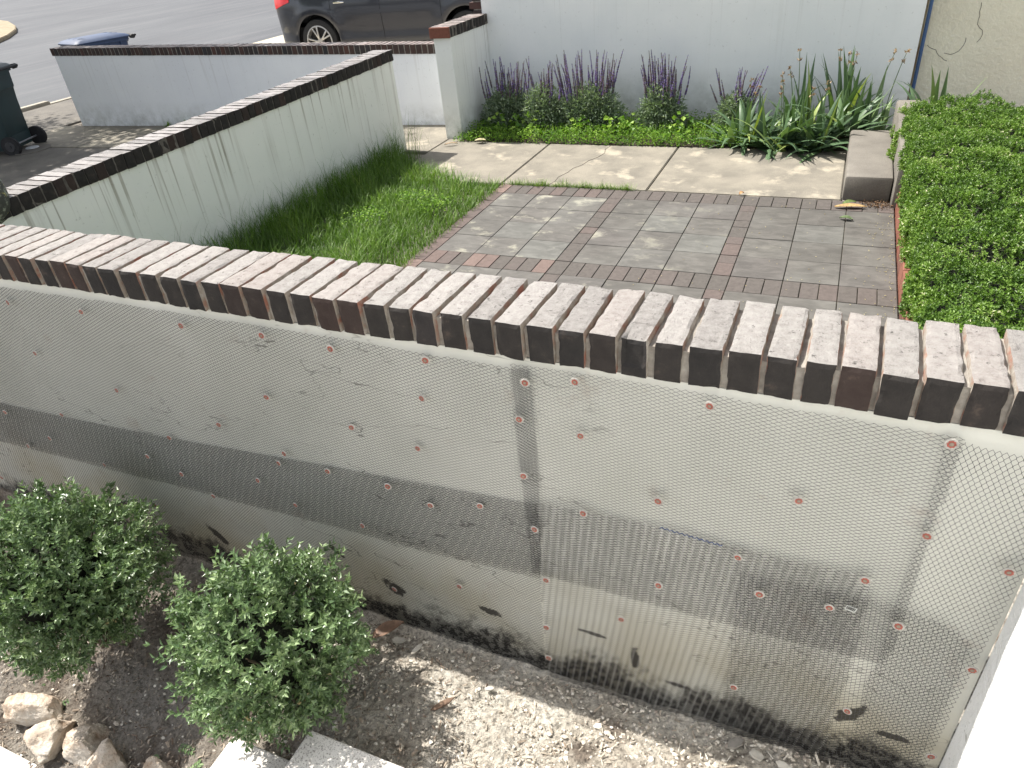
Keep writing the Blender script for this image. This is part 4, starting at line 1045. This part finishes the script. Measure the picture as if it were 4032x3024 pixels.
# larger pale plaster / wood flakes, individually visible
for k, (x, y, L, W, a, lab) in enumerate([(1.36, -4.10, .05, .03, .4, 'pale flake of plaster on the soil nearest the boxwood, at the wall foot'), (1.44, -4.11, .06, .018, 1.3, 'thin upright pale splinter near the wall foot, right of the pale flake'),
        (1.75, -4.17, .035, .02, .2, 'small pale splinter lying at the shadow edge below the seam'), (2.52, -4.10, .07, .035, .9, 'grey leaf-shaped flake at the wall foot, leftmost of three'), (2.58, -4.12, .045, .03, .1, 'rounded pale flake at the wall foot, middle of three'), (2.66, -4.13, .06, .025, -.3, 'pale pointed flake at the wall foot, rightmost of three'),
        (1.63, -4.27, .09, .018, .7, 'long brown bark splinter on sunlit soil'), (2.02, -4.38, .11, .035, .35, 'broad brown bark strip on sunlit soil near the bottom edge')]):
    c_ = (.55, .52, .46) if 'pale' in lab else (.30, .28, .25) if 'grey' in lab else (.20, .13, .09)
    mb = MB(); rr = random.Random(k+60)
    pts = [(-L/2, 0), (-L*.2, W*.5), (L*.25, W*.42), (L/2, W*.05), (L*.2, -W*.45), (-L*.3, -W*.4)]
    mb.prism([(px+rr.uniform(-.1, .1)*W, py+rr.uniform(-.1, .1)*W) for px, py in pts], 0, .006)
    o = mb.build('splinter', simple('flake_%d' % k, c_, None, 60, .9, .5), bevel=.001); o.location = (x, y, float(gz(x, y))+.016); o.rotation_euler = (rr.uniform(-.3, .3), rr.uniform(-.3, .3), a)
    tag(o, lab, 'splinter')
# fallen boxwood sprigs
def sprig(x, y, a, L, label, seed):
    global rng
    rng = np.random.default_rng(seed); z = float(gz(x, y)) + .022; root = empty('boxwood_sprig', (x, y, z), a, label=label, cat='sprig', group='cut boxwood sprigs on the soil')
    mb = MB(); tube(mb, [(0, 0, 0), (L*.5, .004, .006), (L, 0, .004)], .0014, 5); mb.build('twig', M['stalk'], root)
    n = 14; t = np.repeat(np.arange(7)/7+.1, 2)*L; s = np.tile([-1., 1.], 7)
    P = np.stack([t, 0*t, 0*t+.005], 1); D = unit(np.stack([0*t+.6, s, 0*t+.15], 1))
    leaves('leaf', P, D, np.tile([0, 0, 1.], (n, 1)), rng.uniform(.018, .024, n), rng.uniform(.009, .012, n), M['box_leaf'], root, rng.uniform(.3, .9, n))
sprig(.0, -4.64, 1.0, .10, 'cut boxwood sprig lying across the leftmost pale stones', 71)
sprig(.72, -4.62, .1, .09, 'cut boxwood sprig on shaded soil behind the stones', 72)
sprig(.83, -4.70, 1.2, .06, 'small cut boxwood sprig beside the lower stair tread', 73)
sprig(.62, -4.66, -.6, .07, 'cut boxwood sprig on the soil just right of the middle stones', 74)
sprig(-.30, -4.56, .2, .10, 'cut boxwood sprig at the left edge below the larger bush', 75)
# ------------------------------------------------------------------ pale edging stones
def stone_mat():
    t = NT('pale_quartz_stone'); c = t.ramp(t.noise(7, 6, .65), [(.34, (.36, .25, .17)), (.46, (.60, .50, .40)), (.6, (.72, .66, .57))])
    c = t.mix(t.ramp(t.noise(30, 5, .7), [(.60, 0), (.68, .6)]), c, (.30, .20, .12))
    t.bump(t.noise(55, 8, .75), 1.0, .010, t.bump(t.noise(14, 5, .65), .8, .02)); return t.fin(c, .85, 0, .3)
M['rock'] = stone_mat()
def rock(x, y, z, sx, sy, sz, rz, label, seed):
    mb = MB(); bmesh.ops.create_icosphere(mb.bm, subdivisions=5, radius=1)
    rr = random.Random(seed); planes = [(Vector((rr.gauss(0, 1), rr.gauss(0, 1), rr.gauss(.3, .8))).normalized(), rr.uniform(.5, .82)) for _ in range(14)]
    for v in mb.bm.verts:
        for n_, d_ in planes:
            k = v.co.dot(n_) - d_
            if k > 0: v.co -= n_*k*.97
        q = v.co*2.2 + Vector((seed*3, 0, 0)); v.co *= 1 + .10*noise.fractal(q, 1, 2, 4)
        v.co += noise.noise_vector(v.co*9 + Vector((seed, 0, 0)))*.02
        v.co = Vector((v.co.x*sx*1.06, v.co.y*sy*1.05, v.co.z*sz*.88))
    o = mb.build('edging_stone', M['rock'], smooth=False); o.location = (x, y, z); o.rotation_euler = (0, 0, rz)
    for p in o.data.polygons: p.use_smooth = True
    tag(o, label, 'stone', 'pale edging stones at the bottom left')
rock(-.06, -4.66, -.50, .13, .085, .085, .3, 'flat-topped pale stone at the left edge, leftmost of the row', 1)
rock(.12, -4.73, -.49, .09, .10, .09, .6, 'pale stone with a sunken middle, between the leftmost and the two tallest', 2)
rock(.29, -4.70, -.48, .10, .095, .095, .2, 'rough cream stone with a brown side, middle of the row', 3)
rock(.44, -4.755, -.47, .10, .105, .105, .9, 'roundest white stone, second from the stair end of the row', 4)
rock(.71, -4.74, -.45, .125, .10, .11, .1, 'broad white stone at the bottom edge, nearest the stair treads', 5)
# ------------------------------------------------------------------ concrete treads
_b = set(bpy.data.objects)
stp = empty('stair', (1.3, -5, -.2), label='pale speckled concrete stair climbing at the bottom of the picture', cat='stair')
def tread(x0, x1, y1, z):
    mb = MB(); mb.box(((x0+x1)/2, y1-.6, z-.25), (x1-x0, 1.2, .5), bev=.006); mb.build('tread', M['tread'])
tread(1.0, 1.330, -4.578, -.20); tread(1.332, 2.6, -4.538, -.03)
adopt(stp, _b | {stp})
mb = MB(); mb.box((-.6, -5.4, -.66), (1.85, 1.175, .24), bev=.006); o = mb.build('path_slab', M['tread']); tag(o, kind='structure')

# ------------------------------------------------------------------ wheelie bins
M['bin_green'] = simple('dark_green_bin_plastic', (.022, .045, .048), (.018, .036, .040), 5, .45, .15, .002, 0, .5)
M['bin_blue'] = simple('blue_bin_plastic', (.014, .042, .115), (.010, .032, .09), 5, .55, .15, .002, 0, .5)
M['rubber'] = simple('black_rubber', (.018, .018, .02), (.028, .028, .03), 20, .7, .3)
M['steel'] = simple('dull_steel', (.35, .36, .38), None, 20, .45, .1, .001, .7)
M['bin_hub'] = simple('dark_hub', (.06, .06, .065), None, 20, .5, .1)
def rrect(hx, hy, z, r=.05, n=4, y0=0):
    out = []
    for sx, sy, a0 in ((1, 1, 0), (-1, 1, 90), (-1, -1, 180), (1, -1, 270)):
        for k in range(n+1):
            a = R_(a0 + 90*k/n); out.append((sx*(hx-r) + r*math.cos(a), y0 + sy*(hy-r) + r*math.sin(a), z))
    return out
def bin_(loc, rz, H, m, label):
    k = H/1.05; root = empty('wheelie_bin', loc, rz, label=label, cat='bin')
    # +y is the handle and wheel side
    mb = MB(); mb.ring([rrect(.235, .22, .06, .04, y0=.0), rrect(.24, .235, .10, .04), rrect(.252, .275, .60, .045, y0=-.01), rrect(.255, .30, .74, .045, y0=-.015), rrect(.262, .31, .75, .045, y0=-.015), rrect(.27, .33, .93, .05, y0=-.02), rrect(.29, .35, .935, .05, y0=-.02), rrect(.29, .35, .975, .05, y0=-.02), rrect(.275, .335, .975, .05, y0=-.02)])
    for s in (-1, 1):
        for yy in (-.1, .05, .2): mb.prism([(s*.262, yy-.012), (s*.285, yy-.012), (s*.285, yy+.012), (s*.262, yy+.012)], .86, .93)
    mb.box((0, .29, .93), (.38, .10, .05)); mb.box((0, .225, .15), (.34, .05, .14))
    mb.build('body', m, root, smooth=True)
    mb = MB(); mb.ring([rrect(.30, .365, .978, .05, y0=-.02), rrect(.305, .37, .995, .05, y0=-.02), rrect(.28, .34, 1.022, .06, y0=-.02), rrect(.22, .27, 1.045, .07, y0=-.02), rrect(.12, .16, 1.052, .06, y0=-.02)])
    for s in (-1, 0, 1): mb.box((s*.15, -.02, 1.040), (.022, .52, .022), bev=.006)
    mb.build('lid', m, root, smooth=True)
    mb = MB(); tube(mb, [(-.27, .36, .975), (-.27, .42, .985), (.27, .42, .985), (.27, .36, .975)], .016, 8); mb.cyl((-.31, .37, .975), (-.25, .37, .975), .03, n=12); mb.cyl((.25, .37, .975), (.31, .37, .975), .03, n=12)
    mb.build('handle', M['rubber'], root, smooth=True)
    mb = MB(); mb.cyl((-.29, .27, .12), (.29, .27, .12), .011, n=10); mb.build('axle', M['steel'], root)
    for s in (-1, 1):
        mb = MB(); mb.cyl((s*.265, .27, .12), (s*.315, .27, .12), .12, n=28); w_ = mb.build('wheel', M['rubber'], root, bevel=.008)
        mb = MB(); mb.cyl((s*.316, .27, .12), (s*.322, .27, .12), .065, .06, n=10); mb.cyl((s*.322, .27, .12), (s*.330, .27, .12), .02, n=10); mb.build('hub', M['bin_hub'], w_)
    root.scale = (k, k, k); return root
bin_((-7.70, .87, -.118), R_(-68), 1.07, M['bin_green'], 'dark green wheelie bin cut by the left edge, on the shaded driveway')
bb = bin_((-8.12, 3.14, -.05), R_(-16), 1.05, M['bin_blue'], 'blue wheelie bin standing behind the far white wall')
bb.scale = (1.1, 1.15, .97)

# ------------------------------------------------------------------ parked car
def car():
    root = empty('parked_car', (-4.75, 7.0, .0), R_(3.5), label='dark grey family car parked beyond the far wall', cat='car')
    t = NT('charcoal_car_paint'); t.fin((.036, .040, .052), .30, .45, .5); t.b.inputs['Coat Weight'].default_value = .9; t.b.inputs['Coat Roughness'].default_value = .06
    paint = t.m
    glass = NT('dark_car_glass').fin((.012, .014, .016), .06, 0, .7)
    blackp = simple('black_car_trim', (.02, .02, .022), None, 20, .6, .1)
    chrome = NT('chrome').fin((.75, .76, .78), .12, 1, .5)
    red = NT('red_tail_lamp').fin((.62, .01, .015), .12, 0, .7)
    alloy = NT('silver_alloy_wheel').fin((.62, .61, .60), .3, .75, .5)
    tyre = simple('tyre_rubber', (.016, .016, .018), (.025, .025, .027), 30, .75, .3)
    dark = NT('wheel_well_black').fin((.008, .008, .009), .9)
    Lr, Lf = -2.36, 2.38; xr, xf = -1.45, 1.40; RW = .36; zc = .36; ra = .43; hw = .93
    # side profile functions
    def top(x):
        xs = [Lr, -2.28, -2.15, -1.9, -1.5, -.6, .3, .75, 1.25, 1.8, 2.2, Lf]
        zs = [.95, 1.15, 1.42, 1.62, 1.70, 1.74, 1.70, 1.50, 1.14, 1.04, .93, .72]
        return float(np.interp(x, xs, zs))
    def bot(x):
        z = float(np.interp(x, [Lr, -2.2, -1.9, 1.9, 2.2, Lf], [.42, .30, .24, .22, .27, .36]))
        for c in (xr, xf):
            d = abs(x-c)
            if d < ra: z = max(z, zc + math.sqrt(ra*ra-d*d))
        return z
    belt = lambda x: 1.08 + .05*(-x)/2.4
    def halfw(x, z):
        e = float(np.interp(x, [Lr, -2.30, -2.1, -1.7, -.9, 1.0, 1.8, 2.15, Lf], [.70, .80, .885, .925, .93, .93, .90, .82, .62]))
        b = float(np.interp(z, [.2, .35, .50, .62, .80, .93, 1.0, 1.1, 1.4, 1.62, 1.74], [.955, .975, .972, .985, 1.0, .995, .985, .955, .86, .76, .55]))
        fl = 0
        for c in (xr, xf): fl += .018*math.exp(-((math.hypot(x-c, z-zc)-.50)/.10)**2)*(z < 1)
        return e*b + fl
    xs = sorted(set([round(v, 4) for v in np.linspace(Lr, Lf, 60)] + [round(c+ra*math.sin(a), 4) for c in (xr, xf) for a in np.linspace(-math.pi/2, math.pi/2, 25)] + [round(c+s*(ra+.004), 4) for c in (xr, xf) for s in (-1, 1)]))
    nz = 26
    bmB = MB(); bmW = MB()
    for s in (-1, 1):
        grid = []
        for x in xs:
            zb, zt = bot(x), top(x); col = []
            for k in range(nz+1):
                z = zb + (zt-zb)*k/nz; col.append(bmB.bm.verts.new((x, s*halfw(x, z), z)))
            grid.append(col)
        for i in range(len(xs)-1):
            for k in range(nz):
                bmB.bm.faces.new((grid[i][k], grid[i+1][k], grid[i+1][k+1], grid[i][k+1]))
        if s == -1: gl = grid
        else: gr = grid
    for i in range(len(xs)-1):
        bmB.bm.faces.new((gl[i][nz], gl[i+1][nz], gr[i+1][nz], gr[i][nz]))
    for e in (0, -1):
        for k in range(nz): bmB.bm.faces.new((gl[e][k], gl[e][k+1], gr[e][k+1], gr[e][k]))
    bmB.build('body', paint, root, smooth=True)
    # side windows follow the body, 4 mm proud
    def sidepatch(name, poly_fn, x0, x1, mat_, off=.004, n=14):
        for s in (-1, 1):
            mb = MB(); prev = None
            for i in range(n+1):
                x = x0 + (x1-x0)*i/n; za, zb = poly_fn(x); row = [mb.bm.verts.new((x, s*(halfw(x, za+(zb-za)*k/6)+off), za+(zb-za)*k/6)) for k in range(7)]
                if prev:
                    for k in range(6): mb.bm.faces.new((prev[k], row[k], row[k+1], prev[k+1]))
                prev = row
            mb.build(name, mat_, root, smooth=True)
    wt = lambda x: max(belt(x)+.02, min(top(x)-.12, 1.58))
    for a, b_ in ((-2.0, -1.32), (-1.24, -.18), (-.10, .86)): sidepatch('side_window', lambda x: (belt(x)+.02, wt(x)), a, b_, glass)
    for xd in (.98, -.14, -1.10):
        f = lambda x: (.33, belt(xd)); sidepatch('door_seam', f, xd-.004, xd+.004, dark, .0015, 1)
    sidepatch('sill_trim', lambda x: (.235, .30), -.98, .94, blackp, .008, 8)
    for xh in (.18, -.92):
        for s in (-1, 1):
            mb = MB(); y = s*(halfw(xh, .95)+.02)
            tube(mb, [(xh-.10, y-s*.02, .95), (xh-.07, y+s*.018, .955), (xh+.07, y+s*.018, .955), (xh+.10, y-s*.02, .95)], [.012, .015, .015, .012], 8)
            mb.build('door_handle', chrome, root, smooth=True)
    for s in (-1, 1):   # tail lamps and head lamps wrap the corner
        mb = MB(); pr = None
        for x in np.linspace(Lr-.005, -1.93, 9):
            t0 = (x-Lr)/(.43); za, zb = .88+.12*t0, 1.10-.02*t0; row = [mb.bm.verts.new((x, s*(halfw(max(x, Lr), za+(zb-za)*k/4)+.006), za+(zb-za)*k/4)) for k in range(5)]
            if pr:
                for k in range(4): mb.bm.faces.new((pr[k], row[k], row[k+1], pr[k+1]))
            pr = row
        mb.build('tail_lamp', red, root, smooth=True)
    mb = MB(); mb.box((Lr-.004, 0, 1.22), (.02, 1.1, .30), rot=Matrix.Rotation(.25, 4, 'Y')); mb.build('rear_window', glass, root)
    mb = MB(); mb.box((0, 0, .42), (4.3, 1.62, .34)); mb.build('underbody', dark, root)
    for c in (xr, xf):
        for s in (-1, 1):
            y = s*(hw-.13)
            w_ = MB(); n = 48
            prof = [(RW-.05, -.11), (RW-.005, -.10), (RW, -.07), (RW, .07), (RW-.012, .10), (RW-.05, .112), (.262, .112), (.255, .095)]
            secs = [[(c+math.cos(2*math.pi*k/n)*a, y+s*h, zc+math.sin(2*math.pi*k/n)*a) for k in range(n)] for a, h in prof]
            w_.ring(secs, cap=False); ty = w_.build('tyre', tyre, root, smooth=True)
            w_ = MB(); prof = [(.262, .108), (.258, .116), (.238, .118), (.232, .08), (.225, 0)]
            secs = [[(c+math.cos(2*math.pi*k/n)*a, y+s*h, zc+math.sin(2*math.pi*k/n)*a) for k in range(n)] for a, h in prof]; w_.ring(secs, cap=False)
            for j in range(5):
                a0 = 2*math.pi*j/5 + math.pi/2 + .3
                for da in (-.20, .20):
                    p0 = Vector((c+math.cos(a0+da*.25)*.05, y+s*.085, zc+math.sin(a0+da*.25)*.05)); p1 = Vector((c+math.cos(a0+da)*.243, y+s*.105, zc+math.sin(a0+da)*.243))
                    dd = p1-p0; ang = math.atan2(dd.z, dd.x); mm = Matrix.Rotation(-ang, 4, 'Y'); w_.box((p0+p1)/2, (dd.length, .022, .026), rot=mm, bev=.004)
            w_.cyl((c, y+s*.06, zc), (c, y+s*.105, zc), .062, .05, n=20)
            w_.build('rim', alloy, ty, smooth=True)
            w_ = MB(); w_.cyl((c, y+s*.02, zc), (c, y+s*.03, zc), .235, n=32); w_.build('brake_disc', blackp, ty)
            w_ = MB(); w_.cyl((c, y-s*.14, zc+.02), (c, y-s*.13, zc+.02), .425, n=32); w_.build('wheel_well', dark, root)
    return root
car()

# ------------------------------------------------------------------ tree that dapples the driveway (its crown is above the picture)
def tree():
    global rng
    rng = np.random.default_rng(77)
    root = empty('shade_tree', (-9.6, -3.4, -.15), label='broadleaf tree throwing dappled shade across the driveway', cat='tree')
    mb = MB(); tube(mb, [(0, 0, -.1), (.03, .04, 1.6), (.1, .2, 3.2), (.2, .7, 4.6)], [.24, .17, .14, .09], 12)
    tipsb = []
    for k in range(16):
        a = rng.uniform(-.6, 3.0); L = rng.uniform(2.0, 4.6); z0 = rng.uniform(3.0, 4.4)
        tip = Vector((math.cos(a)*L*.9 + .3, .4 + abs(math.sin(a))*L*1.1, z0 + rng.uniform(.6, 2.0))); tipsb.append(tip)
        tube(mb, [(.1, .2, z0-.5), tuple(Vector((.1, .2, z0-.5)).lerp(tip, .5) + Vector((0, 0, .3))), tuple(tip)], [.06, .04, .012], 6)
    mb.build('trunk', simple('tree_bark', (.12, .09, .07), (.07, .055, .045), 12, .9, .8, .01), root)
    cl = np.stack([rng.uniform(-3.4, 3.2, 560), rng.uniform(-.8, 6.3, 560), rng.uniform(4.0, 6.4, 560)], 1)
    cl = cl[(cl[:, 0]+.67*(6-cl[:, 2])*0 < 3.3)]
    n = 70; P = (cl[:, None, :] + rng.normal(0, .24, (len(cl), n, 3))).reshape(-1, 3); m = len(P)
    leaves('crown', P, sph(m), unit(rng.normal(0, .6, (m, 3)) + np.array([0, 0, 1.])), rng.uniform(.10, .17, m), rng.uniform(.06, .10, m), M['grass'], root)
tree()
